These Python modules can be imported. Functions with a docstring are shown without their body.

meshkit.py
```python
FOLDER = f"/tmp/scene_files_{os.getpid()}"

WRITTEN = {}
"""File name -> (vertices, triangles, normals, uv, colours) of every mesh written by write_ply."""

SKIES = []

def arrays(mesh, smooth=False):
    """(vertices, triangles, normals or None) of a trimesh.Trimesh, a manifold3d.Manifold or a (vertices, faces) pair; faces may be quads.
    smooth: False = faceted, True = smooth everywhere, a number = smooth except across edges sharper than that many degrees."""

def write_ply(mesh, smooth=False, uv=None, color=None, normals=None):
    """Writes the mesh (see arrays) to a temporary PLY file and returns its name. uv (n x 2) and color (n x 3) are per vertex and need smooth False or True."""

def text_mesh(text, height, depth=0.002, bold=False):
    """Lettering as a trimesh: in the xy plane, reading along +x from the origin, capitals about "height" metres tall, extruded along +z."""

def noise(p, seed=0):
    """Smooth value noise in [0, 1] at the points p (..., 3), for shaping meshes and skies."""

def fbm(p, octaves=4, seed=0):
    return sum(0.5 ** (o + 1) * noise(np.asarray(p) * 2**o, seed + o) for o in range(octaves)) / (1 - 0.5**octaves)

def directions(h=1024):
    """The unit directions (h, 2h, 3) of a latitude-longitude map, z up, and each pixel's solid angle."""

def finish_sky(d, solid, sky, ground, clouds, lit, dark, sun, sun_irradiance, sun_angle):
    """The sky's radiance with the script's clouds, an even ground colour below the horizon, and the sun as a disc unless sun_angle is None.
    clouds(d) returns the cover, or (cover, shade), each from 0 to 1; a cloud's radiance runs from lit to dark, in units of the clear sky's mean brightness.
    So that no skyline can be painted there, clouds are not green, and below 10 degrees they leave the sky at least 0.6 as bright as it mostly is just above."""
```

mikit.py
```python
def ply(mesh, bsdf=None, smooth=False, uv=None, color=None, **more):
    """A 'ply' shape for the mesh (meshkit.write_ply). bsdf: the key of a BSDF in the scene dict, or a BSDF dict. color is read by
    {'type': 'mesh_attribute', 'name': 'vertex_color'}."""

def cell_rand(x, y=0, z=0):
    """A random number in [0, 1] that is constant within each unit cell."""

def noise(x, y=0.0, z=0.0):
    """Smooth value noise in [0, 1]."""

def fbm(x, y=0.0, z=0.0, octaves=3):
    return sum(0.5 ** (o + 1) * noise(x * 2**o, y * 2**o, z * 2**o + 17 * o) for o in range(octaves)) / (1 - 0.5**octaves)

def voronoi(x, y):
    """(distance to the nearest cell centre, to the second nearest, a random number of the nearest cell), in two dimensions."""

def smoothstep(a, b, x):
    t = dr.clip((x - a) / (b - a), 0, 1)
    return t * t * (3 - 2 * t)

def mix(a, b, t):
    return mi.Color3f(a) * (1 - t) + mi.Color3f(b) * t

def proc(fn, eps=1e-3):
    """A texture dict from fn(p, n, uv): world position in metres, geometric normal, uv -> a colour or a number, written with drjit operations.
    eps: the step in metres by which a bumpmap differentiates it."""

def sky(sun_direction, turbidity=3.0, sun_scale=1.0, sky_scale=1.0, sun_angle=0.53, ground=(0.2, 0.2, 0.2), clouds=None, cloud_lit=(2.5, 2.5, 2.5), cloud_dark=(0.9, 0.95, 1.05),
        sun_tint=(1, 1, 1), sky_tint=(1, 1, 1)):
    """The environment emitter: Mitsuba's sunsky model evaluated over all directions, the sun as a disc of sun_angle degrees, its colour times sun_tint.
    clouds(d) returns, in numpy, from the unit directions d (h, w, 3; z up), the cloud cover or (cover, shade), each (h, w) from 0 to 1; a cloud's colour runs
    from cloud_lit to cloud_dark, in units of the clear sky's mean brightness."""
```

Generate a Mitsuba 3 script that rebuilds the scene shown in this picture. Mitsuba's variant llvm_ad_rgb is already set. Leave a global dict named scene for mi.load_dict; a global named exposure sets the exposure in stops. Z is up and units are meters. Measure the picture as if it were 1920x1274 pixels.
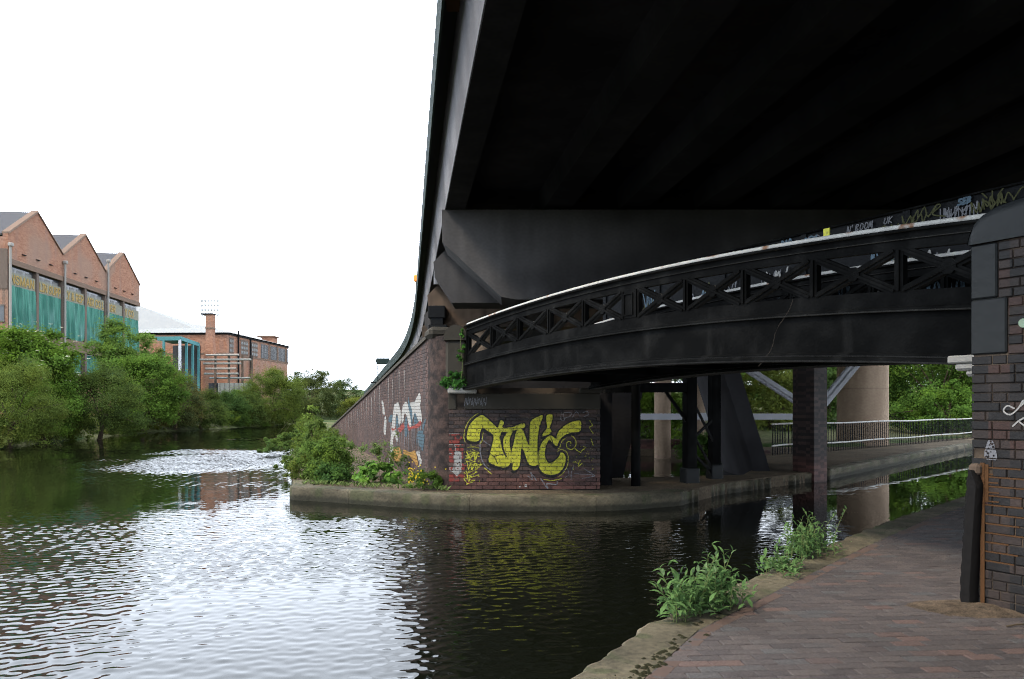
import math, random
import numpy as np, trimesh, shapely
from shapely.geometry import Polygon, LineString, box as sbox, Point, MultiPolygon
from shapely.ops import unary_union
from shapely import affinity
import drjit as dr
import mitsuba as mi
import mikit, meshkit
from mikit import proc, noise, fbm, cell_rand, smoothstep, mix

# ------------------------------------------------------------------ camera, sky, exposure
scene = {'type': 'scene'}
labels = {}
EYE = 1.6
scene['camera'] = {
    'type': 'perspective', 'fov': math.degrees(2 * math.atan(960 / 1458)), 'fov_axis': 'x',
    'near_clip': 0.05, 'far_clip': 6000.0, 'principal_point_offset_y': -0.1013,
    'to_world': mi.ScalarTransform4f().look_at(origin=[0, 0, EYE], target=[0, 10, EYE], up=[0, 0, 1])}


def cloud_cover(d):
    q = d / np.maximum(d[..., 2:3], 0.25)
    n = meshkit.fbm(q * 0.9 + 7.0, 3, seed=3)
    shade = np.clip((n - 0.40) * 2.0, 0, 0.8)
    return np.ones(d.shape[:2]), shade


scene['sky'] = mikit.sky((-0.55, -0.35, 0.75), turbidity=3, sun_scale=0.16, sun_angle=14, clouds=cloud_cover,
                         cloud_lit=(2.28, 2.5, 2.82), cloud_dark=(0.58, 0.62, 0.67))
exposure = 3.9

T4 = mi.ScalarTransform4f
R = random.Random(11)
NR = np.random.default_rng(5)

# ------------------------------------------------------------------ helpers
_counts = {}


def numbered(key):
    n = _counts.get(key, -1) + 1
    _counts[key] = n
    return key if n == 0 else f'{key}_{n:03d}'


def note(key, label=None, cat=None, group=None, kind=None):
    e = labels.setdefault(key, {})
    if label: e['label'] = label
    if cat: e['category'] = cat
    if group: e['group'] = group
    if kind: e['kind'] = kind


def thing(name, label, cat, group=None):
    k = numbered(name)
    note(k, label, cat, group)
    return k


def put(name, mesh, bsdf, parent=None, smooth=False, color=None, label=None, cat=None, group=None, kind=None):
    k = numbered(parent + '__' + name if parent else name)
    scene[k] = mikit.ply(mesh, bsdf, smooth=smooth, color=color)
    note(k, label, cat, group, kind)
    return k


def put_copy(name, ply, tf, parent, bsdf=None):
    k = numbered(parent + '__' + name)
    scene[k] = {**ply, 'to_world': tf}
    if bsdf: scene[k]['bsdf'] = {'type': 'ref', 'id': bsdf}
    return k


class MB:
    def __init__(s): s.v, s.f, s.n = [], [], 0

    def add(s, v, f):
        f = np.asarray(f, int)
        if f.shape[1] == 4: f = np.vstack([f[:, [0, 1, 2]], f[:, [0, 2, 3]]])
        s.v.append(np.asarray(v, float)); s.f.append(f + s.n); s.n += len(v)
        return s

    def tm(s, m, M=None):
        m = m.copy()
        if M is not None: m.apply_transform(M)
        return s.add(m.vertices, m.faces)

    def mesh(s): return (np.vstack(s.v), np.vstack(s.f))

    def corners(s, c):
        """eight corners: 4 of one end (ring order), 4 of the other."""
        return s.add(c, [[3, 2, 1, 0], [4, 5, 6, 7], [0, 1, 5, 4], [1, 2, 6, 5], [2, 3, 7, 6], [3, 0, 4, 7]])

    def box(s, c, size, rot=0.0, ch=0.0):
        x, y, z = np.array(size) / 2
        if ch > 0:
            import manifold3d as m3
            pts = []
            for a in (-1, 1):
                for b in (-1, 1):
                    for d in (-1, 1):
                        pts += [[a * (x - ch), b * (y - ch), d * z], [a * (x - ch), b * y, d * (z - ch)], [a * x, b * (y - ch), d * (z - ch)]]
            h = trimesh.convex.convex_hull(np.array(pts))
            v, f = h.vertices, h.faces
        else:
            v = np.array([[-x, -y, -z], [x, -y, -z], [x, y, -z], [-x, y, -z], [-x, -y, z], [x, -y, z], [x, y, z], [-x, y, z]])
            f = [[3, 2, 1, 0], [4, 5, 6, 7], [0, 1, 5, 4], [1, 2, 6, 5], [2, 3, 7, 6], [3, 0, 4, 7]]
        ca, sa = math.cos(rot), math.sin(rot)
        v = np.array(v) @ np.array([[ca, sa, 0], [-sa, ca, 0], [0, 0, 1]]) + np.array(c)
        return s.add(v, f)

    def bar(s, a, b, w, h, up=(0, 0, 1)):
        a, b = np.array(a, float), np.array(b, float)
        t = (b - a) / np.linalg.norm(b - a)
        u = np.cross(t, up); u /= np.linalg.norm(u)
        q = np.cross(u, t)
        ring = [(-1, -1), (1, -1), (1, 1), (-1, 1)]
        return s.corners([a + i * w / 2 * u + j * h / 2 * q for i, j in ring] + [b + i * w / 2 * u + j * h / 2 * q for i, j in ring])

    def tube(s, pts, r, sides=8):
        p = np.asarray(pts, float)
        t = np.gradient(p, axis=0); t /= np.linalg.norm(t, axis=1, keepdims=True) + 1e-12
        ref = np.where(np.abs(t[:, 2:]) < 0.9, [0, 0, 1.0], [1.0, 0, 0])
        a = np.cross(t, ref); a /= np.linalg.norm(a, axis=1, keepdims=True)
        b = np.cross(t, a)
        ang = np.arange(sides) * 2 * np.pi / sides
        rr = np.broadcast_to(r, (len(p),))
        v = p[:, None] + rr[:, None, None] * (np.cos(ang)[None, :, None] * a[:, None] + np.sin(ang)[None, :, None] * b[:, None])
        i, j = np.meshgrid(np.arange(len(p) - 1), np.arange(sides), indexing='ij')
        q = np.stack([i * sides + j, i * sides + (j + 1) % sides, (i + 1) * sides + (j + 1) % sides, (i + 1) * sides + j], -1).reshape(-1, 4)
        v = v.reshape(-1, 3); n = len(v)
        f = np.vstack([q[:, [0, 1, 2]], q[:, [0, 2, 3]]])
        v = np.vstack([v, p[0], p[-1]])
        m = (len(p) - 1) * sides
        caps = [[n, (k + 1) % sides, k] for k in range(sides)] + [[n + 1, m + k, m + (k + 1) % sides] for k in range(sides)]
        return s.add(v, np.vstack([f, caps]))

    def sweep(s, rings):
        """rings: (n, k, 3) closed profile rings."""
        r = np.asarray(rings, float); n, k = r.shape[:2]
        i, j = np.meshgrid(np.arange(n - 1), np.arange(k), indexing='ij')
        q = np.stack([i * k + j, i * k + (j + 1) % k, (i + 1) * k + (j + 1) % k, (i + 1) * k + j], -1).reshape(-1, 4)
        f = np.vstack([q[:, [0, 1, 2]], q[:, [0, 2, 3]]])
        caps = [[0, a + 1, a] for a in range(1, k - 1)] + [[(n - 1) * k, (n - 1) * k + a, (n - 1) * k + a + 1] for a in range(1, k - 1)]
        return s.add(r.reshape(-1, 3), np.vstack([f, caps]))


def tri(poly):
    return trimesh.creation.triangulate_polygon(poly, engine='earcut')


def polys(g):
    if g.is_empty: return []
    if g.geom_type == 'Polygon': return [g]
    return [p for p in getattr(g, 'geoms', []) if p.geom_type == 'Polygon' and p.area > 1e-7] + \
           [p for q in getattr(g, 'geoms', []) if q.geom_type == 'MultiPolygon' for p in q.geoms]


def extrude(poly, depth):
    return trimesh.util.concatenate([trimesh.creation.extrude_polygon(p, depth, engine='earcut') for p in polys(poly)])


def slab(poly, z0, z1):
    m = extrude(poly, z1 - z0); m.apply_translation([0, 0, z0])
    return m


def sheet(mb, geom, fn):
    """flat polygons in (u, v) laid on a surface by fn(u, v) -> points."""
    for p in polys(geom):
        if p.area < 4e-6: continue
        try: v, f = tri(p)
        except Exception: continue
        if len(f): mb.add(fn(v[:, 0], v[:, 1]), f)
    return mb


def catmull(pts, n=8, closed=False):
    p = np.array(pts, float)
    P = np.vstack([p[-1:], p, p[:2]]) if closed else np.vstack([2 * p[:1] - p[1:2], p, 2 * p[-1:] - p[-2:-1]])
    out = []
    for i in range(1, len(P) - 2):
        a, b, c, d = P[i - 1], P[i], P[i + 1], P[i + 2]
        for t in np.arange(n) / n:
            out.append(0.5 * (2 * b + (c - a) * t + (2 * a - 5 * b + 4 * c - d) * t * t + (3 * b - a - 3 * c + d) * t ** 3))
    if not closed: out.append(p[-1])
    return np.array(out)


# ------------------------------------------------------------------ materials
def P(name, base, rough=0.8, spec=0.3, metallic=0.0, bump=None, bump_scale=0.0, eps=2e-3, **kw):
    b = {'type': 'principled', 'base_color': base if isinstance(base, dict) else {'type': 'rgb', 'value': list(base)},
         'roughness': rough, 'specular': spec, 'metallic': metallic, **kw}
    if bump is not None:
        b = {'type': 'bumpmap', 'arbitrary': proc(bump, eps), 'scale': bump_scale, 'bsdf': b}
    scene[name] = {'type': 'twosided', 'bsdf': b}
    return name


def f_concrete(p, n, uv):
    big = fbm(p.x * 0.35, p.y * 0.35, p.z * 0.5, 3)
    streak = fbm(p.x * 3.1 + 4, p.y * 3.1, p.z * 0.25, 3)
    fine = noise(p.x * 22, p.y * 22, p.z * 22)
    c = mix((0.075, 0.075, 0.082), (0.16, 0.16, 0.172), smoothstep(0.3, 0.7, big))
    return c * (0.62 + 0.5 * streak) * (0.9 + 0.2 * fine)


def f_rustcon(p, n, uv):
    big = fbm(p.x * 0.9, p.y * 0.9, p.z * 0.9, 3)
    return mix((0.030, 0.027, 0.024), (0.105, 0.076, 0.056), smoothstep(0.3, 0.65, big)) * (0.8 + 0.4 * noise(p.x * 9, p.y * 9, p.z * 2))


def f_column(p, n, uv):
    s = fbm(p.x * 2.2, p.y * 2.2, p.z * 0.35, 3)
    lift = smoothstep(0.04, 0.0, dr.abs(p.z - 2.46)) * 0.25
    return mix((0.20, 0.145, 0.10), (0.36, 0.27, 0.195), s) * (0.88 + 0.24 * noise(p.x * 17, p.y * 17, p.z * 17)) * (1 - lift)


def f_soot(p, n, uv):
    """dark engineering brick, sooty, redder and cleaner near the ground"""
    a = fbm(p.x * 1.7, p.y * 1.7, p.z * 1.7, 3)
    t = cell_rand(dr.floor(p.x * 4.6 + 0.31), dr.floor(p.y * 4.6 + 0.12), dr.floor(p.z / 0.075 + 0.02))
    c = mix((0.020, 0.016, 0.016), (0.052, 0.033, 0.028), smoothstep(0.25, 0.95, t))
    low = smoothstep(0.52, 0.12, p.z + 0.5 * (a - 0.5))
    c = mix(c, mi.Color3f(0.10, 0.040, 0.032) * (0.55 + 0.8 * t), low * 0.55)
    return c * (0.45 + 1.0 * a) * (0.85 + 0.3 * noise(p.x * 60, p.y * 60, p.z * 60))


def f_pier(p, n, uv):
    a = fbm(p.x * 2.4 + 9, p.y * 2.4, p.z * 2.4, 3)
    s = dr.floor(((p.x - 3.76) * 0.504 - (p.y - 6.36) * 0.864) * 6.1 + 0.2)
    t = cell_rand(s, dr.floor(p.z / 0.075 + 0.02), 5)
    c = mix((0.012, 0.0115, 0.012), (0.034, 0.025, 0.022), smoothstep(0.35, 1.0, t))
    c = mix(c, (0.042, 0.022, 0.018), smoothstep(0.86, 0.93, t) * 0.8)
    return c * (0.5 + 0.9 * a) * (0.8 + 0.4 * noise(p.x * 70, p.y * 70, p.z * 70))


def f_mortar(p, n, uv):
    a = fbm(p.x * 3, p.y * 3, p.z * 3, 3)
    return mix((0.018, 0.015, 0.013), (0.085, 0.066, 0.050), smoothstep(0.42, 0.72, a))


def f_ramp(p, n, uv):
    """purple red brickwork of the long wall; its far courses in the material"""
    q = (p.x + 1.75) * -0.2846 + (p.y - 16.2) * 0.9587
    row = dr.floor(p.z / 0.075 + 0.02)
    col = dr.floor(q / 0.225 + 0.5 * (row - 2 * dr.floor(row / 2)))
    t = cell_rand(row, col, 2)
    a = fbm(q * 0.6, p.z * 1.4, 3.0, 3)
    st = fbm(q * 5.0, p.z * 0.45, 8.0, 3)
    c = mix((0.036, 0.023, 0.021), (0.072, 0.044, 0.038), t)
    c = mix(c, (0.034, 0.028, 0.028), smoothstep(0.45, 0.75, st) * 0.75)
    fr = p.z / 0.075 + 0.02 - row
    joint = smoothstep(0.0, 0.05, fr) * smoothstep(0.0, 0.05, 0.87 - fr + 0.05)
    c = mix(mi.Color3f(0.045, 0.036, 0.033), c, 0.35 + 0.65 * joint)
    return c * (0.6 + 0.75 * a)


def f_iron(p, n, uv):
    a = fbm(p.x * 2.3, p.y * 2.3, p.z * 2.3, 3)
    s = fbm(p.x * 6, p.y * 6, p.z * 0.9, 3)
    f = noise(p.x * 55, p.y * 55, p.z * 55)
    c = mix((0.0022, 0.0024, 0.0025), (0.0085, 0.0088, 0.0088), smoothstep(0.42, 0.72, a) * 0.6 + smoothstep(0.52, 0.78, s) * 0.7)
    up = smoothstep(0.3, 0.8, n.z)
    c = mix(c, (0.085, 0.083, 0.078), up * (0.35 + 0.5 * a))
    return c * (0.8 + 0.4 * f)


def f_kerb(p, n, uv):
    a = fbm(p.x * 1.6, p.y * 1.6, p.z * 3, 4)
    f = noise(p.x * 33, p.y * 33, p.z * 33)
    s = fbm(p.x * 5.5, p.y * 5.5, p.z * 0.8, 3)
    c = mix((0.040, 0.036, 0.024), (0.092, 0.080, 0.054), smoothstep(0.3, 0.7, a))
    c = mix(c, (0.035, 0.045, 0.018), smoothstep(0.5, 0.72, s) * 0.6)
    wet = smoothstep(-0.13, -0.21, p.z + 0.05 * (s - 0.5))
    c = mix(c, (0.018, 0.018, 0.012), wet * 0.9)
    return c * (0.6 + 0.5 * f + 0.3 * noise(p.x * 90, p.y * 90, p.z * 90))


def f_paver(p, n, uv):
    bu, bv = p.x * 0.99756 + p.y * 0.06976, -p.x * 0.06976 + p.y * 0.99756
    j = dr.floor(bv / 0.104 + 0.5)
    i = dr.floor(bu / 0.211 - 0.5 * (j - 2 * dr.floor(j / 2)) + 0.5)
    t, u = cell_rand(i, j, 2), cell_rand(i, j, 6)
    a = fbm(p.x * 0.8, p.y * 0.8, 1.0, 3)
    c = mix((0.049, 0.043, 0.043), (0.071, 0.061, 0.058), t)
    c = mix(c, (0.098, 0.064, 0.055), smoothstep(0.86, 0.97, u) * 0.7)
    c = mix(c, (0.064, 0.068, 0.070), smoothstep(0.16, 0.06, u) * 0.5)
    return c * (0.72 + 0.5 * a) * (0.8 + 0.4 * noise(p.x * 90, p.y * 90, 3))


def f_earth(p, n, uv):
    a = fbm(p.x * 1.3, p.y * 1.3, p.z, 4)
    f = noise(p.x * 28, p.y * 28, p.z * 28)
    return mix((0.036, 0.030, 0.022), (0.095, 0.075, 0.052), a) * (0.6 + 0.8 * f)


def f_grassland(p, n, uv):
    a = fbm(p.x * 0.25, p.y * 0.25, p.z, 4)
    f = noise(p.x * 6, p.y * 6, p.z * 6)
    return mix((0.045, 0.075, 0.025), (0.11, 0.11, 0.055), smoothstep(0.35, 0.7, a)) * (0.6 + 0.8 * f)


def f_works(p, n, uv):
    """orange works brick, seen from far"""
    q = p.x * 0.7 + p.y
    row = dr.floor(p.z / 0.075)
    t = cell_rand(row, dr.floor(q / 0.225 + 0.5 * row), 4)
    a = fbm(q * 0.45, p.z * 0.45, 2.0, 3)
    s = fbm(q * 2.3, p.z * 0.35, 5.0, 3)
    c = mix((0.21, 0.098, 0.062), (0.30, 0.160, 0.105), t)
    c = mix(c, (0.22, 0.155, 0.12), smoothstep(0.45, 0.7, a) * 0.55)
    c = mix(c, (0.19, 0.13, 0.11), smoothstep(0.52, 0.75, s) * 0.4)
    fr = p.z / 0.075 - row
    return c * (0.86 + 0.14 * smoothstep(0.0, 0.2, fr))


def f_net(p, n, uv):
    a = fbm(p.x * 1.1, p.y * 1.1, p.z * 0.5, 3)
    s = fbm(p.x * 5.0, p.y * 5.0, p.z * 0.5, 3)
    c = mix((0.020, 0.100, 0.076), (0.055, 0.185, 0.142), smoothstep(0.3, 0.72, s))
    return mix(c, (0.11, 0.22, 0.20), smoothstep(0.55, 0.8, a) * 0.5)


def f_paint(p, n, uv):
    a = fbm(p.x * 5.5, p.z * 5.5, p.y * 5.5, 3)
    f = noise(p.x * 30, p.y * 30, p.z * 30)
    c = mix((0.30, 0.31, 0.012), (0.44, 0.43, 0.04), a)
    return mix(c, (0.16, 0.15, 0.05), smoothstep(0.62, 0.9, f) * 0.55) * (0.75 + 0.4 * a)


def f_bump_c(p, n, uv):
    return fbm(p.x * 14, p.y * 14, p.z * 14, 3)


P('concrete', proc(f_concrete), 0.85, 0.25)
P('shaded_concrete', proc(lambda p, n, uv: f_concrete(p, n, uv) * 0.20), 0.95, 0.03)  # same concrete, much darker: the shade under the deck put into its colour
P('fascia_concrete', proc(lambda p, n, uv: f_concrete(p, n, uv) * 0.95), 0.85, 0.15)
P('shaded_head_concrete', proc(lambda p, n, uv: f_concrete(p, n, uv) * mi.Color3f(0.50, 0.49, 0.465)), 0.9, 0.1)  # crosshead copy of the concrete, shade under the deck painted into the tone
P('shaded_leg_concrete', proc(lambda p, n, uv: f_concrete(p, n, uv) * 0.38), 0.9, 0.1)  # leg copy of the concrete, darkened in colour to stand for shade
P('stained_concrete', proc(f_rustcon), 0.9, 0.2)
P('column_concrete', proc(f_column), 0.85, 0.25)
P('soot_brick', proc(f_soot), 0.7, 0.35)
P('nose_brick', proc(lambda p, n, uv: mix((0.014, 0.011, 0.0105), (0.050, 0.033, 0.028), smoothstep(0.3, 0.75, fbm(p.x * 5, p.y * 5, p.z * 7, 4))) * (0.65 + 0.35 * smoothstep(0.0, 0.12, p.z / 0.075 - dr.floor(p.z / 0.075))) * (0.7 + 0.6 * noise(p.x * 40, p.y * 40, p.z * 40))), 0.85, 0.2)
P('pier_brick', proc(f_pier), 0.6, 0.25)
P('mortar', proc(f_mortar), 0.95, 0.1)
P('ramp_brick', proc(f_ramp), 0.75, 0.3)
P('iron', proc(f_iron), 0.65, 0.03, bump=lambda p, n, uv: fbm(p.x * 30, p.y * 30, p.z * 30, 2), bump_scale=0.002)
P('kerb_stone', proc(f_kerb), 0.85, 0.25)
P('paver', proc(f_paver), 0.8, 0.3)
P('earth', proc(f_earth), 0.95, 0.1)
P('grassland', proc(lambda p, n, uv: f_grassland(p, n, uv) * 0.7), 0.95, 0.1)
P('works_brick', proc(f_works), 0.85, 0.2)
P('netting', proc(f_net), 0.7, 0.2)
P('lime_paint', proc(f_paint), 0.6, 0.3)
P('black_paint', (0.007, 0.0075, 0.0075), 0.6, 0.2)
P('white_paint', (0.25, 0.25, 0.24), 0.6, 0.3)
P('rail_paint', proc(lambda p, n, uv: mix((0.36, 0.36, 0.34), (0.16, 0.08, 0.04), smoothstep(0.62, 0.76, fbm(p.x * 6, p.y * 6, p.z * 6, 3))) * (0.8 + 0.3 * noise(p.x * 15, p.y * 15, p.z * 15))), 0.5, 0.3)
P('grey_paint', (0.125, 0.13, 0.145), 0.6, 0.3)
P('blue_paint', (0.038, 0.068, 0.088), 0.6, 0.3)
P('pale_blue_paint', (0.060, 0.105, 0.145), 0.6, 0.3)
P('red_paint', (0.16, 0.030, 0.024), 0.65, 0.3)
P('ochre_paint', (0.22, 0.125, 0.035), 0.7, 0.2)
P('olive_paint', (0.055, 0.058, 0.022), 0.7, 0.2)
P('rust', (0.075, 0.039, 0.019), 0.9, 0.1)
P('engineering_stone', (0.0095, 0.0115, 0.0125), 0.55, 0.25, bump=f_bump_c, bump_scale=0.004)
P('old_stone', (0.034, 0.031, 0.025), 0.85, 0.2, bump=f_bump_c, bump_scale=0.006)
P('pale_stone', (0.24, 0.235, 0.215), 0.8, 0.2, bump=f_bump_c, bump_scale=0.003)
P('slate', (0.045, 0.045, 0.050), 0.75, 0.3)
P('white_roof', (0.165, 0.168, 0.163), 0.6, 0.3)
P('render_band', (0.145, 0.10, 0.075), 0.9, 0.2)
P('board', (0.11, 0.085, 0.07), 0.85, 0.2)
P('sign_board', (0.17, 0.17, 0.13), 0.8, 0.2)
P('sign_yellow', (0.27, 0.185, 0.06), 0.7, 0.2)
P('dark_void', (0.030, 0.032, 0.036), 0.4, 0.4)
P('glass_pane', (0.05, 0.055, 0.06), 0.12, 0.6)
P('frame_paint', (0.10, 0.095, 0.09), 0.7, 0.3)
P('teal_paint', (0.055, 0.19, 0.20), 0.6, 0.3)
P('pipe_grey', (0.17, 0.18, 0.17), 0.6, 0.3)
P('pipe_white', (0.23, 0.215, 0.195), 0.6, 0.3)
P('dark_steel', (0.008, 0.009, 0.0105), 0.65, 0.1)
P('truss_grey', (0.42, 0.44, 0.48), 0.5, 0.4)
P('parapet_steel', (0.016, 0.026, 0.024), 0.7, 0.08)
P('bark', (0.075, 0.058, 0.040), 0.95, 0.1)
P('stem', (0.10, 0.13, 0.045), 0.8, 0.2)
P('twig', (0.06, 0.05, 0.042), 0.9, 0.1)
P('sand', (0.30, 0.225, 0.145), 0.95, 0.1)
P('lamp_white', (0.40, 0.42, 0.44), 0.5, 0.4)
P('orange_plastic', (0.75, 0.26, 0.03), 0.5, 0.4)
P('yellow_petal', (0.50, 0.36, 0.02), 0.7, 0.2)
P('white_petal', (0.75, 0.74, 0.60), 0.7, 0.2)
scene['leaf'] = {'type': 'principledthin', 'base_color': {'type': 'mesh_attribute', 'name': 'vertex_color'}, 'roughness': 0.55,
                 'diff_trans': 0.9, 'eta': 1.4}
for nm, c in (('leaf_green', (0.11, 0.20, 0.07)), ('leaf_pale', (0.17, 0.26, 0.12)), ('leaf_dark', (0.06, 0.12, 0.045))):
    scene[nm] = {'type': 'principledthin', 'base_color': {'type': 'rgb', 'value': list(c)}, 'roughness': 0.45, 'diff_trans': 0.6, 'eta': 1.4}
scene['water_surface'] = {'type': 'plastic', 'diffuse_reflectance': {'type': 'rgb', 'value': [0.004, 0.0048, 0.0028]}, 'int_ior': 1.34}

# ------------------------------------------------------------------ the lie of the land
WATER = -0.27
LB = np.array([[-60, -13], [0, -19], [25, -23], [38, -25], [62, -29], [74, -27], [85, -26.4], [101, -27.2], [108, -28.3]])
ISLE_L = [(-4.62, 16.4), (-5.35, 19), (-7.5, 26.2), (-12.2, 45), (-18.5, 68), (-26.5, 100), (-28, 108)]
hole = Polygon([(2.2, 18.0), (5.6, 18.9), (7.2, 22.5), (7.7, 27), (6.2, 30.5), (0.5, 31), (-1, 24)])
front = [(-4.62, 16.4), (-4.58, 16.0), (-4.35, 15.78), (-3.87, 15.6), (-2.67, 14.95), (-1.07, 14.25), (0.39, 14.12), (1.85, 14.2), (3.23, 14.9)]
back_edge = [(3.45, 15.25), (4.6, 16.9), (6.95, 19.1), (8.4, 20.5), (20.8, 35.3), (40, 58)]
isle = Polygon(ISLE_L[::-1] + front[1:] + back_edge + [(38, 62), (10, 80), (-20, 112)]).difference(hole)
near_edge = [(-9, -9), (-3.2, -1), (-0.72, 3.1), (0.315, 4.59), (1.02, 5.85), (2.2, 7.31), (3.72, 9.18), (5.65, 11.43), (8.7, 14.7), (14, 20.5), (40, 49)]
towpath = Polygon(near_edge + [(60, 40), (60, -25), (-9, -25)])
railing_line = [(8.9, 26.6), (9.6, 27.4), (12, 29.2), (18, 34.9), (24.5, 41.5), (34, 51)]


def lb(y): return np.interp(y, LB[:, 0], LB[:, 1])


def rb(y):
    a = np.array([(y_, x_) for x_, y_ in ISLE_L])
    return np.interp(y, a[:, 0], a[:, 1])


def smooth01(a, b, x):
    t = np.clip((np.asarray(x) - a) / (b - a), 0, 1)
    return t * t * (3 - 2 * t)


def land(x, y):
    n = meshkit.fbm(np.stack([x * 0.11, y * 0.11, 0 * x], -1), 3, 4)
    d = lb(y) - x
    left = np.clip(d * 0.4, -1.3, 0.8 + 0.05 * np.clip(d - 3, 0, 12)) - 0.15 + 0.5 * (n - 0.5)
    far = np.clip((y - 104) * 0.25, -1.3, 1.0) + 9.0 * smooth01(190, 420, y + 0.25 * x) * (0.55 + 0.9 * n)
    dr_ = np.where(y > 31.8, np.minimum((y - 31.8) * 0.8, (x - rb(y)) * 0.5 - 0.4), -9)
    dr_ = np.minimum(dr_, (y - 26.6 - np.maximum(x - 8.9, 0) * 0.965 - 0.6) * 0.8)
    right = np.clip(dr_, -1.3, 0.12) + np.clip((y - 40) * 0.10, 0, 1.6) * (x > -2) * np.clip((y - 31 - np.maximum(x - 8, 0) * 1.0) * 0.2, 0, 1) + 0.2 * (n - 0.5)
    h = np.maximum(np.maximum(left, far), right)
    h = np.where((y < -30) & (x > -25), -1.3, h)
    return np.maximum(h, -1.3)


xs = np.unique(np.concatenate([np.linspace(-3000, -160, 24), np.linspace(-160, -45, 40), np.arange(-45, 45, 0.8), np.linspace(45, 160, 40), np.linspace(160, 3000, 24)]))
ys = np.unique(np.concatenate([np.linspace(-1500, -60, 14), np.linspace(-60, 20, 50), np.arange(20, 112, 0.9), np.linspace(112, 500, 90), np.linspace(500, 4000, 24)]))
gx, gy = np.meshgrid(xs, ys)
gv = np.stack([gx, gy, land(gx, gy)], -1).reshape(-1, 3)
gi, gj = np.meshgrid(np.arange(len(ys) - 1), np.arange(len(xs) - 1), indexing='ij')
gw = len(xs)
gq = np.stack([gi * gw + gj, gi * gw + gj + 1, (gi + 1) * gw + gj + 1, (gi + 1) * gw + gj], -1).reshape(-1, 4)
put('ground', (gv, gq), 'grassland', smooth=True, kind='structure', label='rough grassy ground of the river banks and the far land')


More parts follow.
